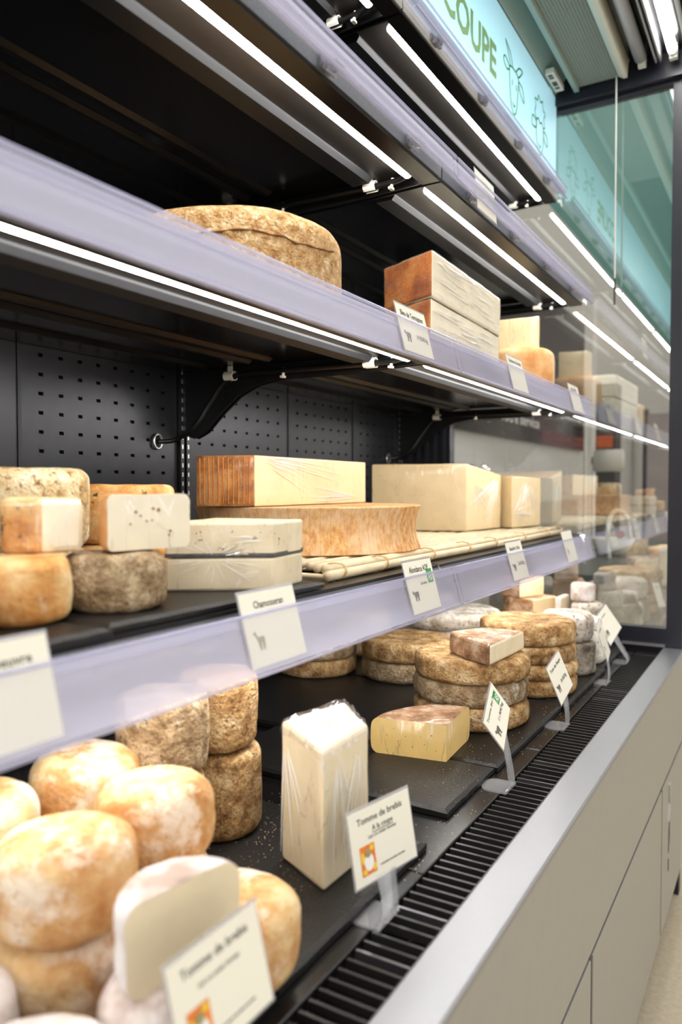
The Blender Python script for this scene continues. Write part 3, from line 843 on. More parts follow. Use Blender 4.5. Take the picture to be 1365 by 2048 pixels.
def creases(parent, A, B, C, lines, lift=0.0022, r=0.0005):
    """fine raised film creases, coloured white as painted highlights, on a flat face; A bottom-left, B bottom-right, C top-left; lines in face units"""
    A, B, C = Vector(A), Vector(B), Vector(C); ex = B - A; ey = C - A; n = ex.cross(ey).normalized()
    b = MB()
    for (u0, v0, u1, v1, k) in lines:
        pts = []
        for i in range(6):
            t = i / 5; w_ = 0.02 * noise.noise(Vector((u0 * 9 + t * 3, v0 * 7, u1 * 5)))
            pts.append(A + ex * (u0 + (u1 - u0) * t) + ey * (v0 + (v1 - v0) * t + w_) + n * lift)
        b.tube(pts, [r * k * q for q in (0.3, 0.9, 1.2, 1.0, 0.8, 0.3)], 5)
    o = b.out('film_crease_glints', M['crease'], parent); o['kind'] = 'stuff'
    return o
rn = random.Random(3)
def fan(u, v, a0, a1, n, l0, l1):
    out = []
    for i in range(n):
        a = R(a0 + (a1 - a0) * (i + rn.random() * 0.7) / n); l_ = l0 + (l1 - l0) * rn.random(); st = 0.08 + 0.12 * rn.random()
        p = (u + math.cos(a) * st, v + math.sin(a) * st, u + math.cos(a) * l_, v + math.sin(a) * l_)
        if all(-0.0 <= q <= 1.0 for q in p): out.append(p + (0.6 + rn.random(),))
    return out

def wheel(label, cx, cy, z0, r, h, mat, group=None, name='round_cheese', **k):
    o = lathe(name, cx, cy, z0, r, h, [M[mat]], None, **k)
    return tag(o, label, 'cheese', group)

# --- foreground: ewe's milk tommes
G = 'ewe milk tommes piled in the near corner'
L1, L2, HT = ST, ST + 0.0955, 0.094
kw = dict(er=0.024, bulge=0.004, nz=0.004, nf=13, dome=0.003)
wheel('front bottom tomme cut off by the lower left corner of the picture', -0.5164, 0.3863, L1, 0.068, HT, 'r_bloom', G, seed=1, **kw)
wheel('tomme at the left picture edge behind the front bottom one', -0.664, 0.392, L1, 0.068, HT, 'r_bloom', G, seed=2, **kw)
wheel('orange mottled tomme supporting the large nearest upper tomme', -0.652, 0.531, L1, 0.070, HT, 'r_brebis', G, seed=3, **kw)
wheel('white-bloomed tomme under the cut half', -0.500, 0.5235, L1, 0.062, HT, 'r_bloom', G, seed=4, **kw)
wheel('whole tomme standing on the slate behind the blurred price card', -0.5311, 0.6646, L1, 0.069, HT + 0.002, 'r_brebis', G, seed=5, **kw)
wheel('tomme hidden under the second upper tomme', -0.678, 0.688, L1, 0.066, HT, 'r_brebis', G, seed=6, **kw)
wheel('lower tomme at the far left under the pale bright ones', -0.825, 0.545, L1, 0.067, HT, 'r_brebis', G, seed=7, **kw)
wheel('lower tomme at the back left of the pile', -0.82, 0.70, L1, 0.067, HT, 'r_brebis', G, seed=8, **kw)
wheel('large orange and white tomme nearest in the upper layer', -0.650, 0.5289, L2, 0.070, 0.096, 'r_brebis', G, seed=9, **kw)
wheel('tan tomme in the upper layer right of the nearest one', -0.6724, 0.6853, L2, 0.070, 0.094, 'r_brebis', G, seed=10, **kw)
wheel('pale brightly lit tomme at the back of the upper layer', -0.814, 0.6993, L2, 0.069, 0.098, 'r_brebis', G, seed=11, **kw)
wheel('pale tomme at the left edge of the upper layer', -0.822, 0.540, L2, 0.069, 0.096, 'r_brebis', G, seed=12, **kw)
# cut half on top, cut face to the aisle
tl, tr = Vector((-0.4906, 0.4749)), Vector((-0.4691, 0.5782))
mid = (tl + tr) / 2; ang = math.degrees(math.atan2(tr.y - tl.y, tr.x - tl.x))
h_ = thing('cheese_half', (mid.x, mid.y, L2), 'white-bloomed half tomme with ivory cut face towards the aisle', 'cheese')
lathe('half_wheel', mid.x, mid.y, L2, 0.065, 0.088, [M['r_bloom'], M['p_ivory']], h_, a0=ang, a1=ang + 180, er=0.02, nz=0.003, seed=4)
# --- taller grey-brown drums behind
G = 'tall brown drums behind the tommes'
kb = dict(er=0.016, bulge=0.002, nz=0.003, nf=16)
wheel('lower grey-brown drum right of the pale tommes, on the deck', -0.789, 0.950, ST, 0.066, 0.137, 'r_greybrown', G, 'cheese_drum', seed=2, **kb)
wheel('upper ochre-brown drum stacked on the grey-brown one', -0.792, 0.947, ST + 0.138, 0.064, 0.118, 'r_tan', G, 'cheese_drum', seed=3, **kb)
wheel('lower drum hidden behind the upper tommes', -0.789, 0.812, ST, 0.0655, 0.137, 'r_greybrown', G, 'cheese_drum', seed=4, **kb)
wheel('upper grey drum behind the pale tommes, below the price rail', -0.786, 0.8165, ST + 0.138, 0.065, 0.115, 'r_greycrust', G, 'cheese_drum', seed=5, **kb)
# --- tall wrapped wedge
w = thing('cheese_wedge', (-0.585, 0.96, ST), 'tall ivory wedge in cling film standing on the slate', 'cheese')
o = block('wedge', [(-0.537, 0.8625, ST, 1.043), (-0.5345, 0.985, ST, 1.047), (-0.622, 1.065, ST, 1.052), (-0.642, 0.913, ST, 1.056)],
          [M['r_bloom'], M['p_ivory']], [1, 1, 0, 1], 1, 1, w, 0.006, 0.002)
add_film(o, w, 'film', 0.0016)
creases(w, (-0.537, 0.8625, ST), (-0.5345, 0.985, ST), (-0.537, 0.8625, 1.043), fan(0.25, 1.0, -128, -50, 13, 0.4, 1.0) + fan(0.75, 1.0, -120, -60, 8, 0.4, 0.95), 0.0026)
creases(w, (-0.642, 0.913, ST), (-0.537, 0.8625, ST), (-0.642, 0.913, 1.05), fan(0.1, 0.95, -100, -40, 7, 0.3, 0.9), 0.0026)
# crumpled film gathered over the top and down the back
V = []; F = []
n = 16
top4 = [Vector((-0.537, 0.8625, 1.043)), Vector((-0.5345, 0.985, 1.047)), Vector((-0.622, 1.065, 1.052)), Vector((-0.642, 0.913, 1.056))]
for i in range(n + 1):
    for j in range(n + 1):
        u, v_ = -0.04 + 1.08 * i / n, -0.04 + 1.08 * j / n
        p = (top4[0] * (1 - u) + top4[1] * u) * (1 - v_) + (top4[3] * (1 - u) + top4[2] * u) * v_
        e = max(0, abs(u - 0.5) - 0.47) + max(0, abs(v_ - 0.5) - 0.47)
        p.z += 0.003 + 0.010 * abs(noise.noise(p * 42)) + 0.004 * abs(noise.noise(p * 95)) - e * 0.25
        V.append(p)
for i in range(n):
    for j in range(n):
        F.append([i * (n + 1) + j, (i + 1) * (n + 1) + j, (i + 1) * (n + 1) + j + 1, i * (n + 1) + j + 1])
mobj('gathered_film', V, F, M['filmd'], w)
# --- quarter wheel with yellow paste
cxq, cyq = -0.5855, 1.407
q = thing('cheese_quarter', (cxq - 0.07, cyq + 0.07, ST), 'cut quarter of yellow cheese with brown rind in front of the wheel stacks', 'cheese')
a0 = math.degrees(math.atan2(1.5595 - cyq, -0.5962 - cxq)); a1 = math.degrees(math.atan2(1.3827 - cyq, -0.7408 - cxq)) % 360
o = lathe('quarter_wheel', cxq, cyq, ST, 0.156, 0.074, [M['r_brownwrap'], M['p_yellow'], M['p_yellow']], q, a0=a0, a1=a1, er=0.014, bulge=0.004, nz=0.0025, seed=3)
add_film(o, q, 'film', 0.0012)
fd = Vector((-0.7408 - cxq, 1.3827 - cyq, 0)).normalized(); fn = Vector((-fd.y, fd.x, 0))
for u, zz, rr_ in ((0.03, 0.05, 0.0016), (0.045, 0.03, 0.0012), (0.06, 0.056, 0.0011), (0.07, 0.022, 0.0017), (0.085, 0.042, 0.0012), (0.10, 0.03, 0.0015), (0.11, 0.055, 0.0012), (0.125, 0.04, 0.0014), (0.02, 0.02, 0.0012), (0.053, 0.044, 0.001)):
    c0 = Vector((cxq, cyq, ST + zz)) + fd * u + fn * 0.0008
    b = MB(); b.tube([c0 - fn * 0.0004, c0 + fn * 0.0005], rr_, 7); b.out('eye_hole', plain('hole_amber', (176, 132, 62), 0.8) if u == 0.03 else bpy.data.materials['hole_amber'], q)
# --- stacked crusty wheels
G = 'crusty tomme wheels stacked on the deck'
ke = dict(er=0.013, bulge=0.003, nz=0.0024, nf=20, dome=0.0005)
for i, (m_, lb) in enumerate((('r_tan', 'bottom wheel of the three-high stack behind the yellow quarter'), ('r_greycrust', 'grey-brown middle wheel of the three-high stack'), ('r_tan', 'tan top wheel of the three-high stack, carrying a wrapped piece'))):
    wheel(lb, -0.654 + (0, -.002, .003)[i], 1.723 + (0, .003, -.002)[i], ST + i * 0.0535, 0.134, 0.053, m_, G, seed=20 + i, **ke)
for i, (m_, lb) in enumerate((('r_greycrust', 'whitish-grey lower wheel of the two-high stack left of the three-high stack'), ('r_tan', 'tan upper wheel of the two-high stack left of the three-high stack'))):
    wheel(lb, -0.967, 2.018, ST + i * 0.056, 0.130, 0.055, m_, G, seed=30 + i, **ke)
for i, (m_, lb) in enumerate((('r_tan', 'lower wheel of the leftmost stack below the shelf rail'), ('r_greycrust', 'upper wheel of the leftmost stack below the shelf rail'))):
    wheel(lb, -1.225, 1.93, ST + i * 0.049, 0.118, 0.048, m_, G, seed=40 + i, **ke)
z = ST
for i, (m_, lb, hh) in enumerate((('r_tan', 'bottom wheel of the four-high stack', 0.045), ('r_tan', 'second wheel up in the four-high stack', 0.041), ('r_greybrown', 'dark third wheel up in the four-high stack', 0.046), ('r_tan', 'rough tan top wheel of the four-high stack', 0.057))):
    wheel(lb, -0.615 + (0, .002, -.002, -.004)[i], 2.062, z, 0.127, hh, m_, G, seed=50 + i, **dict(ke, er=0.013)); z += hh + 0.0005
zt4 = z
# wrapped piece on the three-high stack
zp = ST + 3 * 0.0535 + 0.0015
w = thing('cheese_piece', (-0.59, 1.68, zp), 'wrapped brown-rind piece lying on the three-high wheel stack', 'cheese')
o = block('piece', [(-0.556, 1.580, zp, zp + 0.046), (-0.544, 1.787, zp, zp + 0.046), (-0.640, 1.765, zp, zp + 0.048), (-0.690, 1.672, zp, zp + 0.050), (-0.626, 1.612, zp, zp + 0.050)],
          [M['r_brownwrap'], M['p_grey']], [1, 1, 0, 0, 0], 0, 0, w, 0.006, 0.002)
add_film(o, w, 'film', 0.0013, 0.002)
# --- grey drums and small cheeses at the far end
G = 'grey cheeses at the far end of the deck'
wheel('large grey drum behind the far price cards', -0.566, 2.312, ST, 0.078, 0.093, 'r_grey', G, 'cheese_drum', er=0.012, nz=0.003, seed=1)
wheel('whitish drum on top of the large grey drum', -0.572, 2.316, ST + 0.0935, 0.076, 0.085, 'r_white', G, 'cheese_drum', er=0.022, nz=0.004, seed=2)
wheel('small whitish round in front of the end glass', -0.560, 2.475, ST, 0.072, 0.10, 'r_white', G, 'cheese_round', er=0.02, nz=0.004, seed=3)
wheel('small rounded cheese on the whitish round at the far end', -0.562, 2.478, ST + 0.1005, 0.058, 0.040, 'r_bloom', G, 'cheese_round', er=0.018, nz=0.003, seed=4)
wheel('grey round standing nearest the end glass', -0.585, 2.640, ST, 0.066, 0.098, 'r_grey', G, 'cheese_round', er=0.02, nz=0.004, seed=5)
wheel('second grey round in the stack nearest the end glass', -0.585, 2.640, ST + 0.0985, 0.055, 0.066, 'r_white', G, 'cheese_round', er=0.02, nz=0.004, seed=6)
wheel('small top button of the stack nearest the end glass', -0.600, 2.642, ST + 0.165, 0.040, 0.062, 'r_bloom', G, 'cheese_round', er=0.012, nz=0.003, seed=7)
G = 'large whitish wheels at the back of the deck'
for i, lb in enumerate(('lower large whitish wheel behind the two-high stack', 'middle large whitish wheel behind the two-high stack', 'upper large whitish wheel with pale top behind the two-high stack')):
    wheel(lb, -0.965, 2.345, ST + i * 0.0505, 0.165, 0.050, 'r_white', G, seed=60 + i, er=0.018, nz=0.004, bulge=0.003)
wheel('small pale wheel top below the shelf rail, left of the large whitish wheel', -1.245, 2.22, ST, 0.11, 0.148, 'r_cream', G, seed=64, er=0.02, nz=0.004)
wheel('pale wheel at the back wall behind the large whitish wheels', -1.20, 2.62, ST, 0.13, 0.160, 'r_white', G, seed=65, er=0.02, nz=0.004)
for i, lb in enumerate(('lower wheel carrying the cut pieces', 'middle wheel carrying the cut pieces', 'upper wheel carrying the cut pieces')):
    wheel(lb, -0.765, 2.565, ST + i * 0.0405, 0.108, 0.040, 'r_greycrust', G, seed=70 + i, er=0.015, nz=0.003)
zb = ST + 3 * 0.0405 + 0.001
def piece(label, pts, z0, h, rmat, pmat, em, film='film'):
    cx = sum(p[0] for p in pts) / len(pts); cy = sum(p[1] for p in pts) / len(pts)
    w = thing('cheese_piece', (cx, cy, z0), label, 'cheese')
    o = block('piece', [(p[0], p[1], z0, z0 + h) for p in pts], [M[rmat], M[pmat]], em, 0, 0, w, 0.005, 0.002, 3)
    if film: add_film(o, w, film, 0.0012)
    return w
piece('dark-rind cut piece with ivory face, lower of the two stacked pieces', [(-0.722, 2.470), (-0.680, 2.600), (-0.800, 2.640), (-0.835, 2.50), (-0.80, 2.468)], zb, 0.060, 'r_brownwrap', 'p_pale', [1, 0, 0, 0, 0], None)
piece('cut piece with pale face, topmost of the two stacked pieces', [(-0.765, 2.462), (-0.715, 2.575), (-0.80, 2.615), (-0.845, 2.50)], zb + 0.0605, 0.066, 'r_brownwrap', 'p_pale', [1, 0, 0, 0], 'film')
piece('white-topped wrapped piece left of the grey button', [(-0.650, 2.545), (-0.652, 2.665), (-0.672, 2.664), (-0.675, 2.56)], zb, 0.060, 'r_bloom', 'p_grey', [1, 0, 0, 0])

# --- lower shelf
G = 'small tommes on the lower shelf'
ks = dict(er=0.012, bulge=0.003, nz=0.003, nf=20)
wheel('ochre tomme with dark spots at the left of the lower shelf', -0.762, 0.561, SS, 0.055, 0.074, 'r_ochre', G, seed=1, **ks)
wheel('grey-tan tomme beneath the cut half on the lower shelf', -0.744, 0.690, SS, 0.061, 0.0715, 'r_greycrust', G, seed=2, **ks)
wheel('tomme just cut by the left picture edge on the lower shelf', -0.735, 0.448, SS, 0.052, 0.070, 'r_ochre', G, seed=3, **ks)
wheel('tomme hidden at the back left of the lower shelf', -0.985, 0.735, SS, 0.088, 0.063, 'r_cream', G, seed=4, **ks)
wheel('lower tomme behind the cut pieces on the lower shelf', -0.985, 0.925, SS, 0.085, 0.060, 'r_ochre', G, seed=6, **ks)
wheel('large cream mouldy wheel at the left of the lower shelf', -0.985, 0.735, SS + 0.0635, 0.092, 0.118, 'r_cream', G, seed=5, **dict(ks, er=0.018))
wheel('orange wheel whose top shows behind the cut half', -0.985, 0.93, SS + 0.0605, 0.086, 0.098, 'r_ochre', G, seed=7, **ks)
zs = SS + 0.0745
tl, tr = Vector((-0.7182, 0.6592)), Vector((-0.6952, 0.7715)); mid = (tl + tr) / 2; ang = math.degrees(math.atan2(tr.y - tl.y, tr.x - tl.x))
h_ = thing('cheese_half', (mid.x, mid.y, zs), 'half tomme with pale holed cut face, wrapped, on the lower shelf', 'cheese')
o = lathe('half_wheel', mid.x, mid.y, zs, 0.062, 0.070, [M['r_ochre'], M['p_white']], h_, a0=ang, a1=ang + 180, er=0.010, nz=0.002, seed=8)
add_film(o, h_, 'film', 0.0012)
d_ = Vector((tr.x - tl.x, tr.y - tl.y, 0)).normalized(); nn = Vector((d_.y, -d_.x, 0))
b = MB()
for (s_, zz, rr) in ((-0.022, 0.048, 0.0022), (-0.015, 0.043, 0.0016), (0.004, 0.052, 0.002), (0.012, 0.050, 0.0026), (-0.006, 0.036, 0.0015), (0.002, 0.037, 0.0013), (0.030, 0.022, 0.002), (0.028, 0.017, 0.0016), (-0.03, 0.033, 0.0014)):
    c0 = Vector((mid.x, mid.y, zs + zz)) + d_ * s_ + nn * 0.0009
    b.tube([c0 - nn * 0.0004, c0 + nn * 0.0002], rr, 7)
b.out('eye_holes', plain('hole_brown', (150, 118, 70), 0.8), h_)
h_ = thing('cheese_half', (-0.80, 0.60, zs), 'smaller wrapped half with rind and white strip, left of the holed half', 'cheese')
o = block('piece', [(-0.762, 0.594, zs, zs + 0.066), (-0.752, 0.648, zs, zs + 0.067), (-0.82, 0.662, zs, zs + 0.066), (-0.835, 0.60, zs, zs + 0.066), (-0.805, 0.566, zs, zs + 0.065)],
          [M['r_ochre'], M['p_white']], [1, 0, 0, 0, 0], 0, 0, h_, 0.008, 0.003)
add_film(o, h_, 'film', 0.0012)
# blue-veined slabs with ash line
for i, (lb, z0, h) in enumerate((('lower wrapped blue-veined slab on the lower shelf', SS, 0.049), ('upper wrapped blue-veined slab with dark ash line, on the lower shelf', SS + 0.0500, 0.052))):
    w = thing('cheese_slab', (-0.75, 0.93, z0), lb, 'cheese', 'blue-veined slabs')
    pts = [(-0.6615, 0.9226), (-0.680, 1.030), (-0.84, 1.00), (-0.790, 0.828)]
    o = block('slab', [(p[0], p[1], z0, z0 + h) for p in pts], [M['r_peach'], M['veins'] if i else M['p_grey']], [1, 1, 1, 1], 1 if i == 0 else 1, 1, w, 0.004, 0.0012)
    add_film(o, w, 'film', 0.0012, 0.001)
    creases(w, (-0.790, 0.828, z0), (-0.6615, 0.9226, z0), (-0.790, 0.828, z0 + h), fan(0.45, 0.0 if i else 1.0, 20 if i else -160, 160 if i else -20, 8, 0.3, 0.8) + fan(1, 0.5, 150, 205, 4, 0.2, 0.5), 0.0024, 0.0004)
    if i:
        V = [(p[0], p[1], z0 - 0.0002, z0 + 0.006) for p in pts]
        cx = sum(p[0] for p in pts) / 4; cy = sum(p[1] for p in pts) / 4
        block('ash_line', [(cx + (p[0] - cx) * 1.003, cy + (p[1] - cy) * 1.003, p[2], p[3]) for p in V], [M['ash']], [0] * 4, 0, 0, w, 0, 0.0008, 4)
# --- willow tray
tr_ = thing('willow_tray', (-0.97, 1.9, 1.236), 'long tray of peeled willow rods under the large mountain cheeses', 'tray')
TZ = 1.2365
rc, rr = 0.0045, 0.0082
for k in range(16):
    y = 1.15 + k * 0.1005
    b = MB(); b.tube([(-1.30, y, TZ + rc), (-0.93, y + 0.004 * random.uniform(-1, 1), TZ + rc), (-0.700, y, TZ + rc)], rc, 9); b.out('rod', M['wicker'], tr_, True)
for k in range(17):
    x = -0.735 - k * 0.034
    j = random.uniform(-1, 1)
    ya = 1.155 + 0.022 * (k % 3) + 0.010 * j
    b = MB(); b.tube([(x, ya, TZ + 2 * rc + rr), (x + 0.003 * j, 1.9, TZ + 2 * rc + rr), (x, 2.70 + 0.012 * j, TZ + 2 * rc + rr)], [rr, rr * 0.97, rr * 0.93], 10); b.out('rod', M['wicker'], tr_, True)
for xx, zz, ya in ((-0.690, TZ + rr * 1.1, 1.122), (-0.712, TZ + 2 * rc + rr, 1.15)):
    b = MB(); b.tube([(xx, ya, zz), (xx - 0.003, 1.5, zz + 0.0005), (xx + 0.001, 1.9, zz), (xx, 2.69, zz)], [rr * 1.12, rr, rr * 1.03, rr], 12); b.out('rod', M['wicker'], tr_, True)
for k, y in enumerate((1.165, 1.33, 1.56, 1.78, 1.98, 2.24, 2.5, 2.66)):
    ring = [(-0.701 + 0.0225 * math.cos(R(q_)), y + 0.005 * math.sin(R(q_ * 2)), TZ + 0.0135 + 0.0150 * math.sin(R(q_))) for q_ in range(0, 361, 30)]
    b = MB(); b.tube(ring, 0.0014, 6, cap=False); b.out('binding', M['raffia'], tr_, True)
    ring = [(p[0], p[1] + 0.005, p[2]) for p in ring]
    b = MB(); b.tube(ring, 0.0013, 6, cap=False); b.out('binding', M['raffia'], tr_, True)
MT = TZ + 2 * rc + 2 * rr + 0.0005
# --- large mountain cheeses
wheel('large orange concave-sided wheel lying on the willow tray', -0.965, 1.485, MT, 0.262, 0.098, 'r_abon', None, er=0.004, bulge=-0.013, nz=0.001, seg=90, seed=1)
w = thing('cheese_sector', (-1.0, 1.45, MT + 0.099), 'wrapped sector with brown hooped rind and pale cut face, on the large wheel', 'cheese')
zq = MT + 0.0988
A, B_ = Vector((-0.9273, 1.2289)), Vector((-0.9461, 1.7639))
d_ = (B_ - A); Lq = d_.length
ctr = B_; rad = Lq
aa = math.degrees(math.atan2(A.y - ctr.y, A.x - ctr.x))
B2 = A + (B_ - A) * 0.93
# rind arc from A round to the left, then straight back
arc = []
C0 = Vector((-1.06, 1.49)); ra = (A - C0).length; a_st = math.degrees(math.atan2(A.y - C0.y, A.x - C0.x))
for k in range(13):
    a = R(a_st - k * 2.15); arc.append(C0 + Vector((math.cos(a), math.sin(a))) * ra)
pts = [B2] + [Vector((-1.16, 1.72))] + arc[::-1]
o = block('sector', [(p.x, p.y, zq, zq + 0.104) for p in pts], [M['r_abon2'], M['p_pale']], [0, 0] + [0] * 12 + [1], 0, 0, w, 0.003, 0.0008, 3)
add_film(o, w, 'film', 0.0013)
creases(w, (A.x, A.y, zq), (B2.x, B2.y, zq), (A.x, A.y, zq + 0.104), fan(0, 1, -62, -6, 16, 0.35, 0.95) + fan(1, 0.1, 150, 178, 7, 0.3, 0.7) + fan(0.35, 0.02, 10, 40, 5, 0.2, 0.6))
b = MB()                                         # raised hoop creases on the rind
for k in range(1, 12):
    p = arc[k] + (arc[k] - C0).normalized() * 0.001
    b.tube([(p.x, p.y, zq + 0.006), (p.x + 0.001, p.y - 0.001, zq + 0.05), (p.x, p.y, zq + 0.099)], 0.0009, 5)
b.out('hoop_crease', M['r_bleu'], w)
def big(label, pts, z0, mats, em, film='film', cr=0.0):
    cx = sum(p[0] for p in pts) / len(pts); cy = sum(p[1] for p in pts) / len(pts)
    w = thing('cheese_block', (cx, cy, z0), label, 'cheese', 'large mountain cheese blocks on the willow tray')
    o = block('block', [(p[0], p[1], z0, z0 + p[2]) for p in pts], mats, em, 0, 1, w, 0.004, 0.0015, 5)
    add_film(o, w, film, 0.0013, cr)
    return w
wb = big('tall pale yellow wrapped block with brown top edge on the willow tray', [(-0.868, 2.243, 0.212), (-0.846, 2.505, 0.180), (-1.05, 2.60, 0.20), (-1.16, 2.158, 0.212)], MT, [M['r_abon'], M['p_pale']], [1, 1, 0, 1])
creases(wb, (-0.868, 2.243, MT), (-0.846, 2.505, MT), (-0.868, 2.243, MT + 0.19), fan(0.9, 0.95, -150, -95, 14, 0.3, 1.0) + fan(0.1, 0.9, -85, -30, 8, 0.3, 0.9), 0.003, 0.0008)
b = MB()
for k in range(16):
    p = Vector((-0.95 + random.uniform(-.07, .06), 2.40 + random.uniform(-.05, .14), MT + 0.197))
    t = [p + Vector((random.uniform(-.02, .02), random.uniform(-.02, .02), random.uniform(0.008, .03))) for _ in range(2)]
    b.add([p, t[0], t[1], p + Vector((.012, .008, .004))], [[0, 1, 2], [0, 2, 3]])
b.out('gathered_film', M['filmd'], wb)
wb2 = big('smaller pale wrapped block at the far end of the willow tray', [(-0.806, 2.500, 0.176), (-0.775, 2.735, 0.172), (-0.95, 2.75, 0.176), (-0.98, 2.615, 0.178)], MT, [M['r_abon'], M['p_pale']], [1, 1, 1, 1])

creases(wb2, (-0.806, 2.50, MT), (-0.775, 2.735, MT), (-0.806, 2.50, MT + 0.17), fan(0.5, 0.98, -140, -40, 14, 0.3, 0.95) + fan(0.0, 0.3, -20, 50, 7, 0.3, 0.9), 0.003, 0.0008)
# --- middle shelf
MS = 1.7106
wheel('large rough tan wheel with a crack on the middle shelf', -0.8984, 1.131, MS, 0.198, 0.150, 'r_old', None, er=0.030, bulge=0.004, nz=0.005, nf=8, seed=4, seg=90)
oldw = [o_ for o_ in bpy.data.objects if o_.get('label', '').startswith('large rough tan wheel')][0]
pth = []
for k in range(40):
    a = R(-118 + k * 3.2); zc = 0.098 + 0.004 * math.sin(k * 0.35) + 0.005 * noise.noise(Vector((k * 0.45, 2, 0)))
    rc = 0.198 + 0.004 + 0.0012 + 0.005 * noise.noise(Vector((0.2 * math.cos(a) * 8 + 12.4, 0.2 * math.sin(a) * 8 - 4, zc * 8 + 4)))
    pth.append((-0.8984 + rc * math.cos(a), 1.131 + rc * math.sin(a), MS + zc))
b = MB(); b.tube(pth, [0.0004 + 0.0016 * abs(math.sin(k * 1.1)) for k in range(40)], 6); b.out('crack', plain('crack_brown', (120, 74, 40), 0.9), oldw)
G = 'stacked white slabs with brown rind on the middle shelf'
zN = MS
for i, lb in enumerate(('lower wrapped white slab with brown rind on the middle shelf', 'upper wrapped white slab with brown rind on the middle shelf')):
    dx = 0.004 if i else 0
    pts = [(-0.676, 1.528), (-0.690, 2.02), (-0.86, 2.06), (-0.832, 1.604)]
    w = thing('cheese_slab', (-0.76, 1.8, zN), lb, 'cheese', G)
    o = block('slab', [(p[0] + dx * (1 if k in (0, 1) else 1), p[1] - dx, zN, zN + 0.100) for k, p in enumerate(pts)], [M['r_bleu'], M['p_white']], [1, 1, 0, 0], 1, 1, w, 0.005, 0.002)
    add_film(o, w, 'filmh', 0.0014, 0.0016, 45)
    ln_ = []
    for k in range(26):
        u = rn.random() * 0.7; v = 0.05 + 0.9 * rn.random(); l_ = 0.1 + 0.25 * rn.random()
        ln_.append((u, v, min(0.98, u + l_), min(0.97, max(0.03, v + 0.1 * (rn.random() - 0.6))), 0.7 + rn.random()))
    creases(w, (-0.676 + dx, 1.528 - dx, zN), (-0.690 + dx, 2.02 - dx, zN), (-0.676 + dx, 1.528 - dx, zN + 0.1), ln_, 0.0030, 0.0009)
    zN += 0.1025
wheel('peach-coloured smooth wheel at the far end of the middle shelf', -0.765, 2.455, MS, 0.104, 0.134, 'r_peach', None, er=0.026, bulge=0.004, nz=0.002, seed=9)
w = thing('cheese_piece', (-0.77, 2.45, MS + 0.135), 'wrapped pale yellow wedge on the peach-coloured wheel', 'cheese')
o = block('piece', [(-0.700, 2.435, MS + 0.135, MS + 0.238), (-0.712, 2.48, MS + 0.135, MS + 0.24), (-0.82, 2.50, MS + 0.135, MS + 0.24), (-0.834, 2.425, MS + 0.135, MS + 0.238)], [M['p_yellow'], M['p_pale']], [1, 1, 1, 1], 1, 1, w, 0.004, 0.001)
add_film(o, w, 'film', 0.0012)

# ------------------------------------------------------------------ price cards
def animal(kind, org, ex, ey, n, x, y, s, m, parent):
    shapes = {'goat': [[(-.5, .1), (-.42, .32), (-.2, .4), (.35, .42), (.5, .3), (.48, 0), (.2, -.05), (-.25, -.05)], [(-.5, .2), (-.75, .62), (-.95, .6), (-.9, .75), (-.72, .85), (-.6, .95), (-.55, .75), (-.3, .4)],
                        [(-.4, 0), (-.3, -.7), (-.2, -.7), (-.18, 0)], [(-.22, 0), (-.12, -.65), (-.04, -.65), (-.05, 0)], [(.25, 0), (.3, -.7), (.38, -.7), (.45, 0)], [(.1, 0), (.14, -.65), (.22, -.65), (.28, 0)]],
              'cow': [[(-.55, 0), (-.55, .4), (-.2, .5), (.5, .5), (.62, .35), (.6, 0), (.3, -.12), (-.3, -.12)], [(-.5, .2), (-.85, .25), (-.98, .42), (-.9, .6), (-.75, .68), (-.5, .5)],
                      [(-.48, 0), (-.45, -.6), (-.33, -.6), (-.3, 0)], [(-.25, 0), (-.22, -.58), (-.12, -.58), (-.1, 0)], [(.3, 0), (.34, -.6), (.46, -.6), (.52, 0)], [(.15, 0), (.18, -.58), (.27, -.58), (.3, 0)]]}[kind]
    V = []; F = []
    for k, sh in enumerate(shapes):
        b0 = len(V)
        for p in sh: V.append(org + ex * (x + p[0] * s) + ey * (y + p[1] * s) + n * (0.0006 + 0.00005 * k))
        F.append([b0 + i for i in range(len(sh))])
    return mobj(kind + '_print', V, F, m, parent)

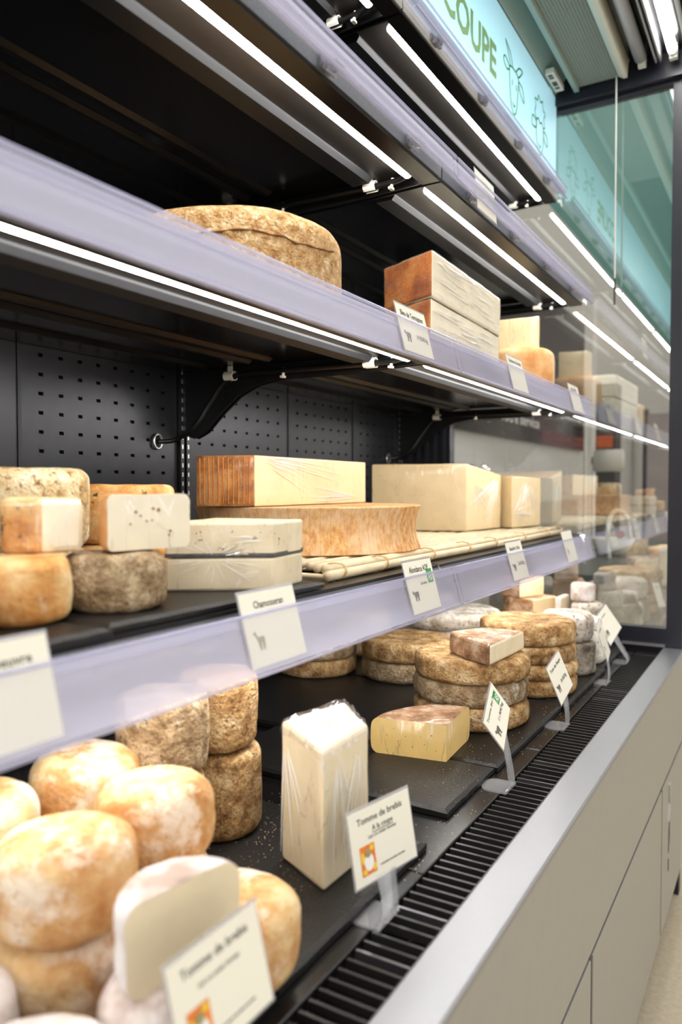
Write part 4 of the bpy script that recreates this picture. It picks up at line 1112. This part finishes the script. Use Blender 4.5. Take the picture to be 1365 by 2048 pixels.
def price_card(label, TL, TR, BL, lines, kind=None, stand=None, ab=None, sheep=False, group='price cards'):
    org, ex, ey, n, w, h = frame(TL, TR, BL)
    base = org + ex * (w / 2)
    if stand: base = Vector((stand[0], stand[1], stand[2]))
    c = thing('price_card', tuple(base), label, 'price card', group)
    def q(x, y, lift): return org + ex * x + ey * y + n * lift
    V = [q(x, y, l) for l in (-0.0005, 0.0003) for x, y in ((0, 0), (w, 0), (w, h), (0, h))]
    F = [[0, 3, 2, 1], [4, 5, 6, 7], [0, 1, 5, 4], [1, 2, 6, 5], [2, 3, 7, 6], [3, 0, 4, 7]]
    mobj('card', V, F, M['card'], c)
    e = 0.0025
    V = [q(x, y, l) for l in (-0.0014, -0.0006) for x, y in ((-e, -e), (w + e, -e), (w + e, h + e * 1.6), (-e, h + e * 1.6))]
    mobj('sleeve', V, F, M['clearclip'], c)
    for s_, x, y, ww, hh, m_, al in lines:
        text(c, s_, org, ex, ey, n, x * w, y * h, ww * w if ww else None, hh * h if hh else None, M[m_], al)
    if kind: animal(kind, org, ex, ey, n, 0.23 * w, 0.33 * h, 0.13 * w, M['goatprint' if kind == 'goat' else 'cowprint'], c)
    if ab:
        x, y, s_ = ab[0] * w, ab[1] * h, ab[2] * w
        mobj('organic_logo', [q(x, y, .0006), q(x + s_, y, .0006), q(x + s_, y + s_ * 1.15, .0006), q(x, y + s_ * 1.15, .0006)], [[0, 1, 2, 3]], M['inkgreen'], c)
        text(c, 'AB', org + n * 0.0003, ex, ey, n, x + s_ * 0.12, y + s_ * 0.2, s_ * 0.75, s_ * 0.72, M['printwhite'], 'l')
    if sheep:
        x0, x1, y0, y1 = 0.11 * w, 0.34 * w, 0.11 * h, 0.51 * h
        pic = mobj('picture', [q(x0, y0, .0006), q(x1, y0, .0006), q(x1, y1, .0006), q(x0, y1, .0006)], [[0, 1, 2, 3]], M['orange'], c)
        def disc(cx, cy, rx, ry, lift): return [q(x0 + (x1 - x0) * (cx + rx * math.cos(R(a))), y0 + (y1 - y0) * (cy + ry * math.sin(R(a))), lift) for a in range(0, 360, 30)]
        V = []; F = []
        for (cx, cy, rx, ry) in ((.14, .62, .12, .2), (.86, .2, .13, .14), (.2, .14, .15, .1), (.8, .86, .14, .1)):
            F.append([len(V) + i for i in range(12)]); V += disc(cx, cy, rx, ry, .0008)
        mobj('yellow_patch', V, F, M['yellow'], pic)
        mobj('sheep_body', disc(.52, .42, .32, .3, .0010), [list(range(12))], M['printwhite'], pic)
        mobj('sheep_head', disc(.5, .72, .2, .15, .0012), [list(range(12))], M['goatprint'], pic)
        rb = []
        xx = 0.40
        for k in range(9):
            dw = 0.02 + 0.018 * ((k * 7) % 3); rb.append(([(xx * w, 0.16 * h), ((xx + dw) * w, 0.16 * h)], False)); xx += dw + 0.008
        ribbon('fine_print', rb, 0.022 * h, org, ex, ey, n, M['inkgrey'], c)
        if stand[1] > 0.7: ribbon('underline', [([(0.34 * w, 0.635 * h), (0.68 * w, 0.635 * h)], False)], 0.012 * h, org, ex, ey, n, M['ink'], c)
    if stand:
        sx, sy, sz, rot = stand
        rotm = Matrix.Rotation(R(rot), 3, 'Z')
        b = MB()
        fx = lambda x, y, z: tuple(Vector((sx, sy, sz)) + rotm @ Vector((x, y, z)))
        # base plate with one rounded end (local x = away from the aisle)
        out_ = [(0.022, -0.03), (0.022, 0.03)] + [(-0.012 - 0.022 * math.sin(R(a)), 0.03 * math.cos(R(a))) for a in range(0, 181, 20)]
        v = [fx(x, y, 0) for x, y in out_] + [fx(x, y, 0.0032) for x, y in out_]; N = len(out_)
        b.add(v, [list(range(N)), [N + i for i in range(N)][::-1]] + [[i, (i + 1) % N, N + (i + 1) % N, N + i] for i in range(N)])
        b.out('stand_base', M['stand'], c)
        # curved neck from the base's front edge up to the card foot
        f0 = Vector(fx(0.020, 0, 0.003)); tgt = org + ex * (w * 0.5) + ey * 0.012 - n * 0.003
        side0 = Vector(rotm @ Vector((0, 1, 0))); V = []; F = []
        pth = spl([f0, f0 + Vector((0.004, 0, 0.012)), f0 * 0.5 + tgt * 0.5 + n * 0.005, tgt], False, 5)
        for i, p in enumerate(pth):
            u = i / (len(pth) - 1); sd = (side0 * (1 - u) + ex * u).normalized()
            hw = 0.026 * (1 - u) + 0.022 * u - 0.006 * math.sin(math.pi * u)
            V += [p - sd * hw, p + sd * hw]
            if i: F.append([2 * i - 2, 2 * i - 1, 2 * i + 1, 2 * i])
        nk = mobj('stand_neck', V, F, M['stand'], c, None, True)
        md = nk.modifiers.new('s', 'SOLIDIFY'); md.thickness = 0.0022
    return c

def rail_card(label, y0, y1, t, lines, **k):
    lip, kick = {1.235: (0.081, 0.058), 1.71: (0.069, 0.052), 2.09: (0.045, 0.040)}[t]
    xt, xb = XF + 0.0258, XF + 0.0258 + (kick - 0.036) * (0.095 / lip)
    price_card(label, (xt, y0, t + 0.024), (xt, y1, t + 0.024), (xb, y0, t + 0.022 - max(0.085, lip + 0.012)), lines, group='price cards in the shelf rails', **k)
ln = lambda s_, x, y, w, h=None, m='ink', al='l': (s_, x, y, w, h, m, al)
rail_card('price card reading Abondance AOP with green organic logo on the lower shelf rail', 1.272, 1.398, 1.235, [ln('Abondance AOP', .16, .78, .68, .12), ln('Lait entier', .45, .52, .24, .06)], kind='cow', ab=(.74, .52, .19))
rail_card('price card with a small goat drawing on the lower shelf rail', 0.782, 0.908, 1.235, [ln('Chamosseran', .22, .78, .54, .1)], kind='goat')
rail_card('blurred price card at the left picture edge on the lower shelf rail', 0.357, 0.484, 1.235, [ln('lie Coeuvre', .3, .76, .55, .1)])
rail_card("price card reading Beaufort d'ete on the lower shelf rail", 1.866, 1.992, 1.235, [ln("Beaufort d'\u00e9t\u00e9", .18, .78, .64, .1), ln('26.60\u20ac/kg', .48, .36, .42, .1, 'inkgrey')], kind='cow')
rail_card('narrow price card at the far end of the lower shelf rail', 2.413, 2.535, 1.235, [], kind='goat')
rail_card('price card reading Bleu de Termignon on the middle shelf rail', 1.238, 1.366, 1.71, [ln('Bleu de Termignon', .12, .78, .76, .12), ln('19.950\u20ac/kg', .52, .34, .38, .1, 'inkgrey')], kind='cow')
rail_card('price card reading Raclette de brebis on the middle shelf rail', 1.861, 1.988, 1.71, [ln('Raclette de brebis', .12, .82, .76, .1)])
rail_card('price card at the far end of the middle shelf rail', 2.48, 2.61, 1.71, [ln('ALPE', .14, .74, .6, .16)])
rail_card('price card standing up from the upper shelf rail', 1.637, 1.763, 2.09, [ln('19.950\u20ac/kg', .3, .78, .4, .09, 'inkgrey')])
DK = 0.8352
price_card('cream card reading Tomme de brebis A la coupe by the tall wedge', (-0.4865, 0.8411, 0.9742), (-0.460, 0.966, 0.9742), (-0.470, 0.836, 0.883),
           [ln('Tomme de brebis', .12, .80, .74, .095), ln('A la coupe', .34, .66, .34, .08), ln('Lait cru entier fermier', .27, .575, .46, .05)], sheep=True, stand=(-0.462, 0.870, DK, 0))
price_card('blurred cream Tomme de brebis card in the lowest foreground', (-0.432, 0.4505, 1.007), (-0.428, 0.566, 1.010), (-0.412, 0.4505, 0.920),
           [ln('Tomme de brebis', .12, .80, .74, .095), ln('Lait cru entier fermier', .27, .64, .46, .05)], sheep=True, stand=(-0.420, 0.515, DK, 0))
price_card('cream card with green organic logo in a clear stand before the three-high stack', (-0.4555, 1.3076, 0.9919), (-0.4783, 1.412, 1.0356), (-0.427, 1.2875, 0.9374),
           [ln('Tomme des Pr\u00e9s', .1, .80, .78, .09), ln('11.90\u20ac/kg', .45, .36, .45, .1)], kind='cow', ab=(.74, .52, .17), stand=(-0.462, 1.372, DK, 0))
price_card('cream card reading Tome des Bauges in a clear stand before the four-high stack', (-0.4683, 1.753, 0.9857), (-0.4714, 1.8681, 1.0062), (-0.4393, 1.7322, 0.9052),
           [ln('Tome des Bauges', .1, .80, .78, .09), ln('24.45\u20ac/kg', .45, .36, .42, .1)], kind='cow', stand=(-0.464, 1.795, DK, 0))
price_card('narrow cream card in a clear stand before the grey drum', (-0.4675, 2.2307, 1.000), (-0.480, 2.330, 1.010), (-0.437, 2.232, 0.905), [ln('Lait entier', .2, .8, .5, .07)], kind='goat', stand=(-0.462, 2.262, DK, 0))
price_card('farthest cream card in a clear stand near the end glass', (-0.5101, 2.5297, 0.9763), (-0.500, 2.6532, 1.0143), (-0.4793, 2.487, 0.9029), [ln('Lait entier', .2, .8, .5, .07)], kind='cow', stand=(-0.462, 2.56, DK, 0))

# crumbs scattered on deck and slates: nobody could count them
b = MB()
for k in range(900):
    if k < 420: x, y = random.uniform(-0.62, -0.458), random.uniform(0.95, 2.3)
    elif k < 700: x, y = random.gauss(-0.68, 0.06), random.gauss(1.03, 0.10)
    else: x, y = random.uniform(-0.72, -0.56), random.uniform(0.78, 1.1)
    if x > -0.457 or x < -0.95: continue
    z = DK
    for (x0, x1, y0, y1) in ((-1.03, -0.478, 0.28, 1.075), (-1.02, -0.494, 1.19, 1.432), (-1.34, -0.489, 1.437, 2.775)):
        if x0 < x < x1 and y0 < y < y1: z = ST
    s_ = random.uniform(0.0005, 0.0013); a = random.uniform(0, 6)
    p = [(x + s_ * math.cos(a + q_), y + s_ * math.sin(a + q_), z) for q_ in (0, 2.1, 4.2)] + [(x, y, z + s_)]
    b.add(p, [[0, 1, 3], [1, 2, 3], [2, 0, 3], [0, 2, 1]])
tag(b.out('crumbs', M['crumb']), 'fine pale crumbs scattered over the slates and deck', 'crumbs', kind='stuff')

# ------------------------------------------------------------------ beyond the end glass
t = thing('wall_board', (-1.49, 5.3, 1.62), 'dark glossy picture board with red end on the wall beyond the glass', 'board')
box('board', -1.497, -1.475, 3.55, 6.45, 1.70, 2.74, rind('board_picture', [(0.3, (20, 16, 15)), (0.5, (48, 38, 34)), (0.7, (88, 92, 92))], 1.3, 0, 10, 0, rough=0.12), t, 0.002)
box('board_red_end', -1.4745, -1.473, 5.2, 6.4, 1.70, 1.80, plain('board_red', (84, 34, 34), 0.2, mottle=0.4, mscale=3), t)
text(t, 'votre service', Vector((-1.4745, 0, 0)), SX, SY, SN, 4.35, 1.80, 0.8, 0.07, M['printwhite'])
cb = plain('counter_steel', (176, 170, 158), 0.35, 0.3, mottle=0.1, mscale=4)
t = thing('service_counter', (-1.1, 4.6, 0), 'steel service counter seen through the end glass', 'counter')
box('counter_body', -1.48, -0.75, 3.6, 6.2, 0.0, 0.96, cb, t)
box('worktop', -1.49, -0.72, 3.58, 6.22, 0.96, 1.0, M['galv'], t, 0.004)
box('backsplash', -1.48, -1.46, 3.58, 6.2, 1.0, 1.30, plain('splash', (188, 180, 164), 0.3, 0.2, mottle=0.1, mscale=5), t)
t = thing('paper_roll', (-1.0, 5.0, 1.0), 'white paper roll on a stand beyond the end glass', 'paper roll')
b = MB(); b.tube([(-1.07, 5.0, 1.57), (-0.90, 5.0, 1.57)], 0.07, 20); b.out('roll', M['whiteplastic'], t, True)
b = MB(); b.tube([(-1.08, 5.0, 1.57), (-1.08, 5.0, 1.02)], 0.012, 8); b.bevbox(-1.15, -0.95, 4.92, 5.08, 1.0, 1.02, 0.004); b.out('stand', M['silver'], t)
b = MB(); b.tube([(-1.09, 5.0, 1.57), (-1.0705, 5.0, 1.57)], 0.026, 12); b.out('core', plain('roll_core', (120, 86, 60), 0.8), t)
t = thing('bowl', (-0.9, 4.7, 1.0), 'white mixing bowl on the counter beyond the glass', 'bowl')
V = []; F = []; prf = [(0.0, 0.0), (0.06, 0.0), (0.10, 0.04), (0.13, 0.10), (0.125, 0.10), (0.09, 0.045), (0.0, 0.012)]
for i in range(24):
    a = 2 * math.pi * i / 24
    for r_, z_ in prf: V.append((-0.9 + r_ * math.cos(a), 4.7 + r_ * math.sin(a), 1.0 + z_))
for i in range(24):
    for j in range(len(prf) - 1): F.append([i * 7 + j, ((i + 1) % 24) * 7 + j, ((i + 1) % 24) * 7 + j + 1, i * 7 + j + 1])
mobj('bowl_body', V, F, M['whiteplastic'], t, None, True)
t = thing('hose_tap', (-0.80, 4.4, 1.0), 'white curved tap with orange knob beyond the glass', 'tap')
b = MB(); b.tube([tuple(p) for p in spl([(-0.86, 4.4, 1.0), (-0.87, 4.4, 1.18), (-0.83, 4.4, 1.27), (-0.77, 4.4, 1.24), (-0.75, 4.4, 1.12)], False, 6)], 0.012, 10); b.out('spout', M['whiteplastic'], t, True)
b = MB(); b.tube([(-0.80, 4.37, 1.14), (-0.80, 4.40, 1.14)], 0.022, 12); b.tube([(-0.80, 4.40, 1.14), (-0.855, 4.40, 1.14)], 0.007, 8); b.out('knob', plain('knob_orange', (176, 110, 52), 0.5), t)
t = thing('menu_screen', (-1.05, 6.9, 1.3), 'dark screen with orange glow on a column beyond the glass', 'screen')
box('column', -1.47, -1.30, 6.85, 7.1, 0.0, 2.3, plain('dark_column', (52, 44, 44), 0.5), t)
box('screen_panel', -1.45, -1.32, 6.835, 6.849, 1.745, 1.85, emit('screen_orange', (225, 110, 60), 0.35), t)
t = thing('floor_lamp_post', (-0.93, 4.1, 0.0), 'thin white post standing beyond the end glass', 'post')
b = MB(); b.tube([(-0.93, 4.1, 0.0), (-0.93, 4.1, 1.75)], 0.009, 8); b.bevbox(-0.99, -0.87, 4.04, 4.16, 0, 0.02, 0.004); b.out('post', M['whiteplastic'], t)
for k, (x_, c_, lb) in enumerate(((-0.55, (214, 196, 206), 'pale pink lit shop panel in the distance beyond the glass'), (-0.05, (226, 218, 214), 'cream shop panel in the far distance'), (-1.15, (170, 160, 158), 'grey shop panel far behind the counter'))):
    t = thing('shop_panel', (x_, 8.9, 0), lb, 'panel')
    box('panel', x_ - 0.2, x_ + 0.2, 8.8, 8.98, 0.0, 2.2, plain('shop_panel_%d' % k, c_, 0.5, mottle=0.15, mscale=3), t, 0.01)
    box('panel_frame', x_ - 0.23, x_ - 0.2, 8.78, 8.98, 0.0, 2.25, M['frame'], t)
